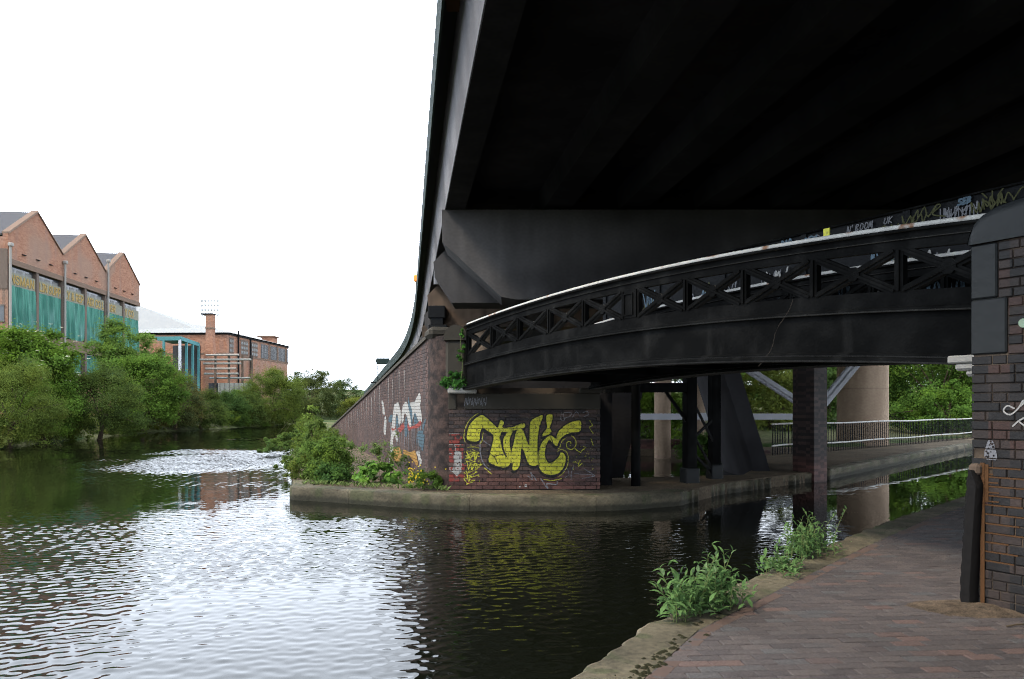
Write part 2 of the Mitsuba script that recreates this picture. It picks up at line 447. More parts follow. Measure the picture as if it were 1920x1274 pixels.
def wave(x, y):
    """small wind ripples, calmer in the shelter of the bridge and in streaks"""
    p = np.stack([x, y, 0 * x], -1)
    patch = meshkit.fbm(p * [0.13, 0.30, 1] + 3, 3, 8)
    gust = smooth01(0.36, 0.62, patch)
    for gx_, gy_, rx_, ry_ in ((-10.5, 27.5, 3.0, 5.5), (-15.5, 47, 2.8, 5), (-24, 73, 2.6, 6), (-1.2, 12.6, 3.0, 0.7)):
        gust = np.maximum(gust, 1.7 * smooth01(1.25, 0.55, np.sqrt(((x - gx_) / rx_) ** 2 + ((y - gy_) / ry_) ** 2) + 0.5 * (patch - .5)))
    shelter = 1 - 0.80 * smooth01(-1.0, 3.5, x) * smooth01(8, 15, y + 0.6 * x)
    shelter = shelter * (1 - 0.6 * smooth01(12.3, 13.4, y) * smooth01(-6, -3.5, x) * smooth01(17, 15, y))
    amp = (0.42 + 0.72 * gust) * shelter
    amp = amp * (1 - 0.35 * smooth01(12, 24, y) * (1 - gust))
    amp = amp * (1 - 0.72 * smooth01(-0.7, 0.9, y - 12.6 - 0.28 * (x + 7) + 7 * (patch - 0.5)) * smooth01(-3.6, -6.0, x) * smooth01(25, 18, y))
    warp = meshkit.fbm(p * [0.9, 0.9, 1] + 11, 3, 2) * 8.0
    h = 0.0
    for k, (lam, ang, a) in enumerate(((0.55, 84, 0.0006), (0.33, 104, 0.0008), (0.24, 72, 0.0011), (0.19, 98, 0.0013), (0.165, 122, 0.0015), (0.15, 58, 0.0015), (0.13, 88, 0.0013), (0.115, 108, 0.0010), (0.10, 70, 0.0010), (0.12, 148, 0.0012), (0.13, 33, 0.0012))):
        c, s = math.cos(math.radians(ang)), math.sin(math.radians(ang))
        h = h + a * np.sin(2 * np.pi / lam * (x * c + y * s) + warp * (0.7 + 0.22 * k) + 1.7 * k)
    bumps = meshkit.fbm(p * [6.0, 9.5, 1], 2, 6) - 0.5
    slow = meshkit.noise(p * [0.8, 1.4, 1], 9) - 0.5
    return amp * (h * 1.05 + 0.006 * bumps) + 0.003 * slow * shelter


wm = MB()


def water_grid(x0, x1, nx, rows):
    X, Y = np.meshgrid(np.linspace(x0, x1, nx), rows)
    Z = WATER + wave(X, Y)
    i, j = np.meshgrid(np.arange(len(rows) - 1), np.arange(nx - 1), indexing='ij')
    q = np.stack([i * nx + j, i * nx + j + 1, (i + 1) * nx + j + 1, (i + 1) * nx + j], -1).reshape(-1, 4)
    wm.add(np.stack([X, Y, Z], -1).reshape(-1, 3), q)


water_grid(-30, 20, 60, np.linspace(-28, 3.0, 40))
water_grid(-7, 4, 370, np.arange(3.0, 8.8001, 0.025)); water_grid(-12, -7, 110, np.arange(3.0, 8.8001, 0.05)); water_grid(4, 10, 60, np.arange(3.0, 8.8001, 0.1))
water_grid(-12, 10, 640, np.arange(8.8, 14.001, 0.030))
water_grid(-20, -12, 70, np.arange(3.0, 14.001, 0.11)); water_grid(10, 24, 60, np.arange(3.0, 14.001, 0.2))
water_grid(-16, 6, 470, np.arange(14.0, 22.001, 0.042)); water_grid(-24, -16, 90, np.arange(14.0, 22.001, 0.1)); water_grid(6, 24, 160, np.arange(14.0, 22.001, 0.1))
water_grid(-15, -5, 240, np.arange(22.0, 36.001, 0.036)); water_grid(-28, -15, 110, np.arange(22.0, 36.001, 0.12)); water_grid(-5, 24, 320, np.arange(22.0, 36.001, 0.09))
water_grid(24, 50, 40, np.arange(14.0, 60, 0.6))
water_grid(-36, 24, 420, np.arange(36.0, 110.001, 0.2))
put('water', wm.mesh(), 'water_surface', smooth=True, kind='structure', label='dark rippled water of the canal junction')

# the two banks as built ground
put('embankment', slab(isle.buffer(-0.02), -1.6, -0.015), 'earth', kind='structure', label='bare trodden earth bank of the far towpath')
tp = put('towpath', slab(towpath.buffer(-0.02), -1.6, -0.05), 'earth', kind='structure', label='brick paved towpath in the foreground')


def coping(line, width, depth, name, jag, step=0.05, top=0.0, side=1, parent=None, joints=None, mat='kerb_stone'):
    """a strip of coping along a line: inner side to the left (side=1) of the walking direction."""
    ls = LineString(line)
    pieces = joints or [(0, ls.length)]
    for a, b in pieces:
        b = min(b, ls.length); s = np.linspace(a, b, max(2, int((b - a) / step) + 1))
        c = np.array([ls.interpolate(t).coords[0] for t in s])
        t = np.gradient(c, axis=0); t /= np.linalg.norm(t, axis=1, keepdims=True)
        nrm = np.stack([-t[:, 1], t[:, 0]], -1) * side
        k = np.stack([c[:, 0] * 6, c[:, 1] * 6, 0 * s], -1)
        j1 = (meshkit.fbm(k, 4, 1) - 0.5) * jag
        j2 = (meshkit.fbm(k * 1.7, 3, 5) - 0.5) * jag
        rings = []
        for i in range(len(s)):
            o, q = c[i], nrm[i]
            z = top + 0.012 * (j2[i] / max(jag, 1e-6))
            prof = [(0.012 + j1[i], -depth), (0.0 + j1[i], -0.10), (0.004 + j1[i] * 1.2, -0.035 + j2[i] * 0.4), (0.028 + j1[i] * 1.3, z - 0.006), (0.05 + j1[i], z), (width * 0.5, z + 0.002), (width, z - 0.001), (width, -depth)]
            rings.append([[o[0] + q[0] * w, o[1] + q[1] * w, h] for w, h in prof])
        put(name, MB().sweep(rings).mesh(), mat, parent=parent, smooth=40)


kerb_near = numbered('kerb'); note(kerb_near, 'worn sandy stone kerb with a chipped edge along the near towpath', kind='structure')
coping(near_edge[2:9], 0.40, 0.9, 'coping_stone', 0.085, side=-1, parent=kerb_near, joints=[(0, 1.9), (1.906, 3.4), (3.406, 5.1), (5.106, 7.2), (7.206, 9.6), (9.606, 13.0), (13.006, 16.9)])
kerb_far = numbered('kerb'); note(kerb_far, 'mossy stone kerb round the rounded tip of the island under the bridge', kind='structure')
fl = [(-4.9, 17.4)] + [tuple(p) for p in catmull(front, 6)] + [(3.45, 15.25)]
Lf = LineString(fl).length
coping(fl, 0.45, 1.0, 'coping_stone', 0.05, side=1, parent=kerb_far, joints=[(0, 3.05), (3.056, 5.7), (5.706, 8.0), (8.006, Lf)])
kerb_side = numbered('kerb'); note(kerb_side, 'broken dark stone edge in the shade behind the iron posts', kind='structure')
coping(back_edge[:4], 0.4, 0.9, 'coping_stone', 0.22, side=1, parent=kerb_side, top=-0.03, joints=[(0, 2.0), (2.006, 4.2), (4.206, 7.6)])
kerb_arm = numbered('kerb'); note(kerb_arm, 'pale stone block kerb below the white topped railing', kind='structure')
La = LineString(back_edge[3:5]).length
cuts = [0.0]
while cuts[-1] < La - 0.5: cuts.append(min(La, cuts[-1] + R.uniform(1.0, 1.6)))
coping(back_edge[3:5], 0.36, 0.16, 'coping_stone', 0.05, side=1, parent=kerb_arm, step=0.2, joints=[(a, b - 0.015) for a, b in zip(cuts[:-1], cuts[1:])])
coping(back_edge[3:], 0.3, 1.2, 'wall_face', 0.06, side=1, parent=kerb_arm, step=0.4, top=-0.165)
kerb_under = numbered('kerb'); note(kerb_under, 'dark kerb of the near towpath beyond the bridge', kind='structure')
coping(near_edge[8:], 0.4, 0.9, 'coping_stone', 0.06, side=-1, parent=kerb_under, step=0.3)

# ------------------------------------------------------------------ paving bricks
inner = LineString(near_edge[2:]).buffer(0.40, single_sided=False)
pave_zone = towpath.difference(inner)


def brick_mesh(L, D, H, ch=0.006):
    """block with bevelled top; origin at the middle of the top face, top towards +z"""
    m = MB()
    x, y = L / 2, D / 2
    r0 = [(-x, -y, -H), (x, -y, -H), (x, y, -H), (-x, y, -H)]
    r1 = [(a, b, -ch) for a, b, _ in r0]
    r2 = [(-x + ch, -y + ch, 0), (x - ch, -y + ch, 0), (x - ch, y - ch, 0), (-x + ch, y - ch, 0)]
    f = []
    for o in (0, 4):
        for k in range(4): f.append([o + k, o + (k + 1) % 4, o + 4 + (k + 1) % 4, o + 4 + k])
    f.append([8, 9, 10, 11])
    return m.add(r0 + r1 + r2, f).mesh()


PA = math.radians(4)
ca, sa = math.cos(PA), math.sin(PA)
PL, PD = 0.205, 0.098
cand = []
prep = shapely.prepared.prep(pave_zone.buffer(-0.075))
for j in range(28, 180):
    for i in range(-30, 75):
        u = (i + 0.5 * (j % 2)) * (PL + 0.006); v = j * (PD + 0.006)
        x, y = u * ca - v * sa, u * sa + v * ca
        if y < 3.6 or y > 13.5 or abs(x) > 0.72 * y + 0.3: continue
        # beyond the ramp wall line
        if (x - 3.76) * 0.864 + (y - 6.36) * 0.504 > -0.02 and (x - 3.76) * 0.504 - (y - 6.36) * 0.864 > -0.02: continue
        if prep.contains(Point(x, y)): cand.append((x, y, j))
cand.sort(key=lambda c: c[0] ** 2 + c[1] ** 2)
pb = [mikit.ply(brick_mesh(PL + dx, PD + dy, 0.05, 0.005), 'paver') for dx, dy in ((0, 0), (0.001, -0.001), (-0.002, 0.001))]
vis = [c for c in cand if 4.4 <= c[1]]
first = set(id(c) for c in vis[:300])
rest = MB()
bm = brick_mesh(PL, PD, 0.05, 0.005)
for c in cand:
    x, y, j = c
    tx, ty, dz = R.gauss(0, 0.5), R.gauss(0, 0.5), R.gauss(0, 0.0011)
    if id(c) in first:
        put_copy('paver', R.choice(pb), T4().translate([x, y, dz]).rotate([0, 0, 1], 4 + R.gauss(0, 0.35)).rotate([1, 0, 0], tx).rotate([0, 1, 0], ty), tp)
    else:
        a = PA + R.gauss(0, 0.006)
        M = np.array([[math.cos(a), -math.sin(a), 0], [math.sin(a), math.cos(a), 0], [math.radians(-ty), math.radians(tx), 1]])
        rest.add(np.array(bm[0]) @ M.T + [x, y, dz], bm[1])
put('paving', rest.mesh(), 'paver', parent=tp, kind='stuff')
cutm = MB()
edge_zone = pave_zone.buffer(-0.004)
for j in range(28, 180):
    for i in range(-30, 75):
        u = (i + 0.5 * (j % 2)) * (PL + 0.006); v = j * (PD + 0.006)
        x, y = u * ca - v * sa, u * sa + v * ca
        if y < 3.6 or y > 13.5 or abs(x) > 0.72 * y + 0.3 or prep.contains(Point(x, y)): continue
        rct = affinity.rotate(sbox(x - PL / 2, y - PD / 2, x + PL / 2, y + PD / 2), 4)
        pc_ = rct.intersection(edge_zone)
        for q in polys(pc_):
            if q.area > 0.0012:
                m_ = trimesh.creation.extrude_polygon(q, 0.045, engine='earcut'); m_.apply_translation([0, 0, -0.045 + R.gauss(0, .001)]); cutm.tm(m_)
put('cut_paving', cutm.mesh(), 'paver', parent=tp, kind='stuff')
dm = MB()
RD3 = np.random.default_rng(44)
jl = LineString(near_edge[2:9]).parallel_offset(0.40, 'right')
for _ in range(150):
    t = RD3.beta(2.2, 4.5) * 4.6 + .3
    c_ = jl.interpolate(t); r_ = RD3.uniform(.006, .026)
    cx_0, cy_0 = c_.x + RD3.normal(-.045, .045), c_.y + RD3.normal(.02, .045)
    a_ = np.arange(7) * 2 * np.pi / 7
    ring = np.stack([cx_0 + r_ * RD3.uniform(.6, 1.5, 7) * np.cos(a_), cy_0 + r_ * RD3.uniform(.6, 1.5, 7) * np.sin(a_), np.full(7, .001)], -1)
    dm.add(np.vstack([ring, [[cx_0, cy_0, .006 + r_ * .35]]]), [[k, (k + 1) % 7, 7] for k in range(7)])
P('dark_soil', (0.022, 0.022, 0.012), 0.95, 0.05)
put('kerb_soil', dm.mesh(), 'dark_soil', label='dark mossy soil caught in the joint between near kerb and paving', cat='soil', kind='stuff')
# a course of red edging bricks along the kerb
eb = mikit.ply(brick_mesh(0.21, 0.10, 0.05, 0.006), 'red_edging')
P('red_edging', (0.080, 0.056, 0.047), 0.85, 0.2, bump=f_bump_c, bump_scale=0.003)
inner_line = LineString(near_edge[2:9]).parallel_offset(0.40 + 0.058, 'right')
Li = inner_line.length
for k in range(int(min(Li, 13.5) / 0.217)):
    a, b = inner_line.interpolate(k * 0.217), inner_line.interpolate(k * 0.217 + 0.21)
    cx, cy = (a.x + b.x) / 2, (a.y + b.y) / 2
    put_copy('edging_brick', eb, T4().translate([cx, cy, R.gauss(0, 0.0012)]).rotate([0, 0, 1], math.degrees(math.atan2(b.y - a.y, b.x - a.x)) + R.gauss(0, 0.8)), tp)
put('bedding', slab(pave_zone.buffer(0.03).intersection(sbox(-10, -20, 60, 60)), -0.049, -0.010), 'earth', parent=tp)


# ------------------------------------------------------------------ viaduct
def xe(y):
    y = np.asarray(y, float)
    q = np.clip(y - 45, 0, 60)
    return 1.0 - 0.135 * y - 0.0006 * q * q - 0.072 * np.clip(y - 105, 0, 1e9)


via = thing('motorway_viaduct', 'grey concrete motorway viaduct spanning the top right of the view above the iron footbridge', 'viaduct')
dy = np.concatenate([np.linspace(-60, 20, 9), np.linspace(22, 100, 27), np.linspace(110, 420, 32)])


def along(profile, ys=dy):
    """profile: (offset from the deck's left edge line, height) points"""
    return MB().sweep([[[xe(y) + o, y, h] for o, h in profile] for y in ys]).mesh()


W = 20.8
put('deck_slab', along([(0.0, 7.35), (W, 7.35), (W + 0.1, 8.18), (-0.1, 8.18)]), 'shaded_concrete', via)
put('edge_beam', along([(0.0, 6.72), (0.5, 6.72), (0.62, 7.345), (-0.02, 7.345)]), 'shaded_concrete', via)
put('fascia', along([(-0.024, 6.72 + 0.0), (-0.003, 6.715), (-0.03, 7.3), (-0.13, 8.2), (-0.16, 8.2)]), 'fascia_concrete', via)
put('parapet', along([(-0.40, 8.2), (-0.10, 8.2), (-0.10, 9.0), (-0.36, 9.0)]), 'dark_steel', via, label='dark steel parapet along the deck edge')
put('parapet_rail', along([(-0.47, 7.78), (-0.43, 7.78), (-0.405, 9.02), (-0.45, 9.02)]), 'parapet_steel', via)
put('edge_beam', along([(W - 0.6, 6.72), (W, 6.72), (W, 7.345), (W - 0.6, 7.345)]), 'concrete', via)
put('parapet', along([(W - 0.1, 8.2), (W + 0.4, 8.2), (W + 0.4, 9.1), (W - 0.1, 9.1)]), 'concrete', via)
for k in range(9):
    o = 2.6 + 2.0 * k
    put('soffit_beam', along([(o, 6.85), (o + 0.7, 6.85), (o + 0.8, 7.345), (o - 0.1, 7.345)]), 'shaded_concrete', via)


def crosshead(y0, y1, prof, mat):
    m = Polygon(prof)
    e = extrude(m, y1 - y0)
    v = np.array(e.vertices)
    e2 = trimesh.Trimesh(np.stack([v[:, 0], y0 + v[:, 2], v[:, 1]], -1), e.faces[:, ::-1], process=False)
    return e2


put('crosshead', crosshead(20.0, 21.7, [(-1.80, 6.71), (-1.80, 5.88), (-0.28, 4.47), (0.1, 4.40), (15.8, 4.40), (17.8, 5.8), (17.8, 6.71)], 0), 'shaded_head_concrete', via, label='big tapered crosshead beam nearest the bridge')
for i, y in enumerate((24.7, 32.0, 38.8, 45.0, 51.6, 58.0, 64.0, 71.0, 78.0, 86.0, 95, 105, 116)):
    x = float(xe(y)); rx = x + W - 0.4
    pr = [(x + 0.3, 6.71), (x - 0.16, 6.25), (x - 0.12, 5.75), (x + 0.42, 4.95), (rx - 1, 4.95), (rx, 5.9), (rx, 6.71)]
    put('crosshead', crosshead(y, y + 1.5, pr, 0), 'stained_concrete' if i in (1, 3, 5, 8) else 'shaded_head_concrete', via)
    if i >= 1:
        put('column', MB().tube([[x + 2.0, y + 0.75, -1.5], [x + 2.0, y + 0.75, 4.95]], 0.5, 20).mesh(), 'column_concrete', via, smooth=40)
put('bearing_block', MB().box((-3.05, 31.7, 5.5), (0.7, 0.6, 0.5), ch=0.03).box((-3.05, 31.7, 5.12), (0.5, 0.5, 0.25)).box((-3.0, 31.7, 4.88), (0.75, 0.6, 0.2), ch=0.02).mesh(), 'dark_steel', via)
put('bearing_post', MB().box((-3.0, 31.75, 1.8), (0.34, 0.4, 5.94)).mesh(), 'truss_grey', via)
# raking legs: deep walls that lean together under the first crosshead
for side, (xb0, xb1, xt0, xt1, y0, y1) in enumerate(((1.75, 2.53, 2.95, 3.72, 18.6, 21.6), (6.42, 6.82, 4.85, 5.30, 20.0, 23.2))):
    put('raking_leg', MB().corners([(xb0, y0, -0.6), (xb1, y0, -0.6), (xb1, y1, -0.6), (xb0, y1, -0.6), (xt0, y0 + 0.1, 4.5), (xt1, y0 + 0.1, 4.5), (xt1, y1 - 0.1, 4.5), (xt0, y1 - 0.1, 4.5)]).mesh(), 'shaded_concrete' if side == 0 else 'shaded_leg_concrete', via)  # both legs are one concrete; their shade is in the colour
# round columns by the arm
for (x, y, r) in ((15.6, 34.6, 1.06), (5.65, 29.2, 0.31), (7.1, 30.3, 0.42)):
    put('column', MB().tube([[x, y, -1.6], [x, y, 2.4], [x, y, 2.46], [x, y, 6.9]], r, 48).mesh(), 'column_concrete', via, smooth=40)
# brick pillar at the water's edge
bp = thing('brick_pillar', 'square dark brick pillar with white scribbles standing at the water edge under the viaduct', 'pillar')
put('core', MB().box((7.66, 20.0, 1.9), (0.60, 0.60, 5.2), rot=math.radians(38)).mesh(), 'soot_brick', bp)
# pipes and lamps on the deck edge
put('drain_pipe', MB().tube([[float(xe(27)) + 0.05, 27, 6.7], [float(xe(27)) + 0.05, 27, 5.9]], 0.12, 12).mesh(), 'grey_paint', via, smooth=40)
put('pipe_joint', MB().box((float(xe(12.5)) - 0.26, 12.5, 8.14), (0.24, 0.5, 0.10), ch=0.02).mesh(), 'rust', via)
ol = thing('marker_lamp', 'small orange marker lamp on the far parapet of the viaduct', 'lamp')
xo = float(xe(47)) - 0.42
put('post', MB().tube([[xo, 47, 9.0], [xo, 47, 9.25]], 0.04, 8).mesh(), 'dark_steel', ol)
put('lens', MB().box((xo, 47, 9.45), (0.34, 0.25, 0.42), ch=0.06).mesh(), 'orange_plastic', ol)
sg = thing('sign_gantry', 'small grey sign gantry on a post beside the far curve of the viaduct', 'sign gantry')
gxp = -25.9
put('post', MB().tube([[gxp, 150, 6.2], [gxp, 150, 10.8]], 0.09, 10).mesh(), 'parapet_steel', sg)
put('sign_box', MB().box((gxp + 1.0, 150, 10.7), (2.5, 0.5, 1.1), ch=0.05).mesh(), 'parapet_steel', sg)
put('bracket', MB().box((gxp - 0.05, 150, 10.75), (0.5, 0.4, 0.5)).mesh(), 'dark_steel', sg)
put('platform', MB().box((gxp + 0.3, 150, 6.6), (3.2, 0.8, 0.22)).mesh(), 'dark_steel', sg)

# ------------------------------------------------------------------ iron footbridge
A0 = np.array([-0.94, 15.3]); DV = np.array([4.96, -8.5]); DV = DV / np.linalg.norm(DV); OUT = np.array([-0.864, -0.504])
OUT = np.array([DV[1], -DV[0]]); OUT = OUT if OUT[1] < 0 else -OUT
S0, S1, SM = 0.16, 10.16, 5.16


def rail_h(s): return 1.6 + 1.635 + 0.220 * (1 - ((s - SM) / 4.98) ** 2)


def G(s, w, off, base=A0):
    """point of a girder: s along, w towards the camera's side, off below the rail"""
    s = np.asarray(s, float)
    return np.stack([base[0] + DV[0] * s + OUT[0] * w, base[1] + DV[1] * s + OUT[1] * w, rail_h(s) + off + 0 * s], -1)


fb = thing('footbridge', 'black cast iron arched footbridge with lattice sides and a white handrail', 'footbridge')
sv = np.linspace(S0, S1, 61)


def curved(w0, w1, o0, o1, base, a=S0, b=S1, n=61, cham=0.0):
    ss = np.linspace(a, b, n)
    rings = []
    for s in ss:
        c = cham
        pr = [(w0, o0), (w1 - c, o0), (w1, o0 + c), (w1, o1 - c), (w1 - c, o1), (w0, o1)] if c else [(w0, o0), (w1, o0), (w1, o1), (w0, o1)]
        rings.append([G(s, w, o, base) for w, o in pr])
    return MB().sweep(rings).mesh()


def girder(base, near):
    g = numbered(fb + '__girder')
    if near: note(g, 'girder nearest the viewer')
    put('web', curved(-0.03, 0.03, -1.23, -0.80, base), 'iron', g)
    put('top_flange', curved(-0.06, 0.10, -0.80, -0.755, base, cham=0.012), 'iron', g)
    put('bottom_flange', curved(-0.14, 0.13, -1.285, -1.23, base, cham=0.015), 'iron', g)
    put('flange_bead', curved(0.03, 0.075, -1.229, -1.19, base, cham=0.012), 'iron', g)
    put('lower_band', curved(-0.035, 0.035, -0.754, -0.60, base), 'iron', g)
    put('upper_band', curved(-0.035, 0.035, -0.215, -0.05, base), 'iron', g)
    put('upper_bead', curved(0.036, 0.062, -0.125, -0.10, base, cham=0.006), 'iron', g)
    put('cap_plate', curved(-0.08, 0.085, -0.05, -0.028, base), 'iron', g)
    tr = [G(s, 0, 0.0, base) for s in np.linspace(S0 + 0.0, S1, 61)]
    put('handrail', MB().tube(tr, 0.030, 12).mesh(), 'rail_paint', g, smooth=60)
    cells = [S0 + 0.05 + 0.965 * k for k in range(6)]
    cells = [(c, c + 0.965) for c in cells[:5]]
    right = [(SM + 0.16 + 0.965 * k, SM + 0.16 + 0.965 * (k + 1)) for k in range(5)]
    # central plain panel with a raised frame
    put('centre_panel', curved(-0.036, 0.045, -0.599, -0.216, base, cells[-1][1], right[0][0], 5), 'iron', g)
    put('centre_frame', MB().add(*curved(0.046, 0.062, -0.56, -0.545, base, SM - 0.10, SM + 0.10, 4)).add(*curved(0.046, 0.062, -0.27, -0.255, base, SM - 0.10, SM + 0.10, 4)).add(*curved(0.046, 0.062, -0.545, -0.27, base, SM - 0.10, SM - 0.085, 2)).add(*curved(0.046, 0.062, -0.545, -0.27, base, SM + 0.085, SM + 0.10, 2)).mesh(), 'iron', g)
    for c0, c1 in cells + right:
        for e in (c0, c1):
            m = MB()
            m.add(*curved(-0.035, 0.036, -0.599, -0.216, base, e - 0.045, e + 0.045, 2))
            m.add(*curved(0.036, 0.058, -0.599, -0.216, base, e - 0.014, e + 0.014, 2))
            if e == c0 or (c0, c1) in (cells[-1], right[-1]): put('post', m.mesh(), 'iron', g)
        for up in (0, 1):
            a = G(c0 + 0.045, 0, -0.60 if up else -0.215, base); b = G(c1 - 0.045, 0, -0.215 if up else -0.60, base)
            mid = G((c0 + c1) / 2, 0, -0.408, base)
            m = MB()
            on = np.array([OUT[0], OUT[1], 0])
            e = 0.001 * up
            for p0, p1 in ((a, mid), (mid, b)):
                m.bar(p0 + on * e, p1 + on * e, 0.066, 0.082, up=np.cross((b - a) / np.linalg.norm(b - a), on))
                m.bar(p0 + on * (0.044 + e), p1 + on * (0.044 + e), 0.022, 0.026, up=np.cross((b - a) / np.linalg.norm(b - a), on))
            put('diagonal', m.mesh(), 'iron', g)
        mid = G((c0 + c1) / 2, 0.03, -0.408, base)
        q = np.array([DV[0], DV[1], 0]); on = np.array([OUT[0], OUT[1], 0]); up_ = np.array([0, 0, 1.0])
        hexp = [mid + 0.075 * (math.cos(t) * q + math.sin(t) * up_) for t in np.arange(8) * math.pi / 4 + math.pi / 8]
        hexq = [p + on * 0.022 for p in hexp]
        put('boss', MB().sweep([hexp, hexq]).mesh(), 'iron', g)
    return g


FAR = np.array([1.50, 15.5])
girder(A0, True)
girder(FAR, False)
wd = float(np.dot(FAR - A0, -OUT))
sh = float(np.dot(FAR - A0, DV))
rings = []
for s in np.linspace(S0 + 0.9, S1 + 0.3, 41):
    rings.append([G(s, -0.14, -1.06), G(s, -wd + 0.14, -1.06), G(s, -wd + 0.14, -0.86), G(s, -0.14, -0.86)])
put('deck', MB().sweep(rings).mesh(), 'dark_steel', fb)
for k in range(6):
    s = S0 + 1.4 + 1.55 * k
    put('cross_beam', MB().bar(G(s, -0.05, -1.15), G(s, -wd + 0.05, -1.15), 0.12, 0.17).mesh(), 'dark_steel', fb)
put('marker_plate', MB().bar(G(8.32, -0.045, -0.02), G(8.32, -0.045, 0.115), 0.075, 0.012, up=(OUT[0], OUT[1], 0)).mesh(), 'lime_paint', fb, label='small lime green plate standing up behind the near handrail')
# a fine crack/dead vine hanging from the near girder
hv = [G(8.02 + 0.03 * math.sin(i * 1.3) - 0.055 * i, 0.115 + 0.01 * math.sin(i), -0.62 - 0.09 * i) for i in range(9)]
vn = put('dead_vine', MB().tube(hv, 0.0022, 5).mesh(), 'twig', label='thin dead vine hanging down the front of the black girder', cat='vine')

# a dark duct behind the bridge, covered with tags
DB = FAR - OUT * 0.34
duct = thing('service_duct', 'long black service duct covered with graffiti tags behind the arched bridge', 'duct')
DTOP, DBOT = 4.165, 2.32


def D(s, w, z):
    s = np.asarray(s, float)
    return np.stack([DB[0] + DV[0] * s + OUT[0] * w, DB[1] + DV[1] * s + OUT[1] * w, z + 0 * s], -1)


def dbox(a, b, w0, w1, z0, z1):
    return MB().corners([D(a, w0, z0), D(b, w0, z0), D(b, w1, z0), D(a, w1, z0), D(a, w0, z1), D(b, w0, z1), D(b, w1, z1), D(a, w1, z1)]).mesh()


put('casing', dbox(0.1, 14.0, -0.9, 0.0, DBOT, DTOP - 0.021), 'dark_steel', duct)
put('lid', dbox(0.1, 14.0, -0.95, 0.045, DTOP - 0.02, DTOP), 'iron', duct)
for k in range(9): put('joint_cover', dbox(0.1 + 1.6 * k, 0.2 + 1.6 * k, 0.001, 0.03, DBOT, DTOP - 0.022), 'dark_steel', duct)

GLY = {'N': [[(0, 0), (0, 1), (.6, 0), (.6, 1)]], 'B': [[(0, 0), (0, 1), (.5, .85), (.1, .5), (.55, .25), (0, 0)]], 'O': [[(.3, 0), (0, .4), (.2, 1), (.55, .8), (.6, .3), (.3, 0)]],
       'Y': [[(0, 1), (.3, .5)], [(.6, 1), (.2, -.1)]], 'U': [[(0, 1), (.05, .2), (.3, 0), (.55, .2), (.6, 1)]], 'K': [[(0, 0), (0, 1)], [(.55, 1), (.05, .5), (.6, 0)]],
       'D': [[(0, 0), (0, 1), (.5, .7), (.5, .25), (0, 0)]], 'A': [[(0, 0), (.3, 1), (.6, 0)], [(.1, .4), (.5, .4)]], 'S': [[(.55, .9), (.15, .95), (.1, .6), (.5, .4), (.45, .05), (0, .1)]],
       'Z': [[(0, 1), (.6, 1), (0, 0), (.6, 0)]], 'M': [[(0, 0), (.1, 1), (.35, .3), (.6, 1), (.7, 0)]], 'R': [[(0, 0), (0, 1), (.5, .8), (.05, .5), (.6, 0)]], 'E': [[(.5, 1), (0, .95), (.1, .5), (.4, .5), (.1, .5), (0, 0), (.5, .05)]],
       'T': [[(0, 1), (.6, 1)], [(.3, 1), (.3, 0)]], "'": [[(.1, 1.1), (.1, .85)]], ' ': []}


def tag_lines(text, u, v, h, slant=0.2, rng=R):
    out = []
    for ch in text:
        for st in GLY.get(ch, GLY['O']):
            pts = [(u + (a * 0.85 + slant * b) * h + rng.gauss(0, .03) * h, v + b * h + rng.gauss(0, .03) * h) for a, b in st]
            out.append(LineString(catmull(pts, 4)) if len(pts) > 2 else LineString(pts))
        u += h * 0.78
    return out


def scribble(u, v, w, h, n, rng=R):
    pts = [(u + w * (i / (n - 1)) + rng.uniform(-.12, .12) * w, v + h * ((i % 2) * 0.7 + rng.uniform(0, .3))) for i in range(n)]
    return LineString(catmull(pts, 5))


def dsheet(lines, width, mat, off):
    g = unary_union([l.buffer(width / 2) for l in lines]).intersection(sbox(0.2, DBOT + 0.02, 13.9, DTOP - 0.025))
    put('graffiti', sheet(MB(), g, lambda u, v: D(u, off, v)).mesh(), mat, duct, kind='stuff')


RG = random.Random(4)
mid = [scribble(0.8 + 0.42 * k, RG.uniform(2.7, 3.5), .36, .26, 8, RG) for k in range(17)]
dsheet(tag_lines("N'BOOM", 5.68, 4.02, .085, .2, RG) + tag_lines('UK', 6.24, 4.03, .08, .2, RG) + [scribble(7.02, 3.93, .45, .13, 20, RG), scribble(5.0, 4.02, .35, .07, 9, RG), scribble(3.9, 4.06, .3, .05, 7, RG), scribble(2.9, 4.08, .3, .05, 8, RG)]
       + [LineString([(7.0 + .045 * k, 4.06 - RG.uniform(0, .04)), (7.0 + .045 * k, 3.8 - RG.uniform(0, .12))]) for k in range(11)] + mid[::2], 0.014, 'grey_paint', 0.0335)
dsheet([scribble(6.48, 3.94, .34, .15, 11, RG), scribble(6.62, 4.0, .30, .13, 6, RG), LineString(catmull([(6.85, 4.0), (6.95, 4.12), (7.0, 4.1), (6.9, 4.02), (7.06, 3.96)], 4)), scribble(7.34, 3.92, .42, .15, 15, RG), scribble(7.5, 3.94, .34, .17, 11, RG), LineString(catmull([(7.85, 3.98), (7.95, 4.1), (8.02, 4.0), (7.92, 3.96), (8.1, 3.94)], 4)),
        LineString([(7.50, 4.14), (7.56, 4.07)]), LineString([(7.62, 4.14), (7.62, 4.07)]), LineString([(7.74, 4.14), (7.68, 4.07)]), scribble(6.1, 3.95, .35, .06, 10, RG)] + mid[1::4], 0.016, 'olive_paint', 0.0345)
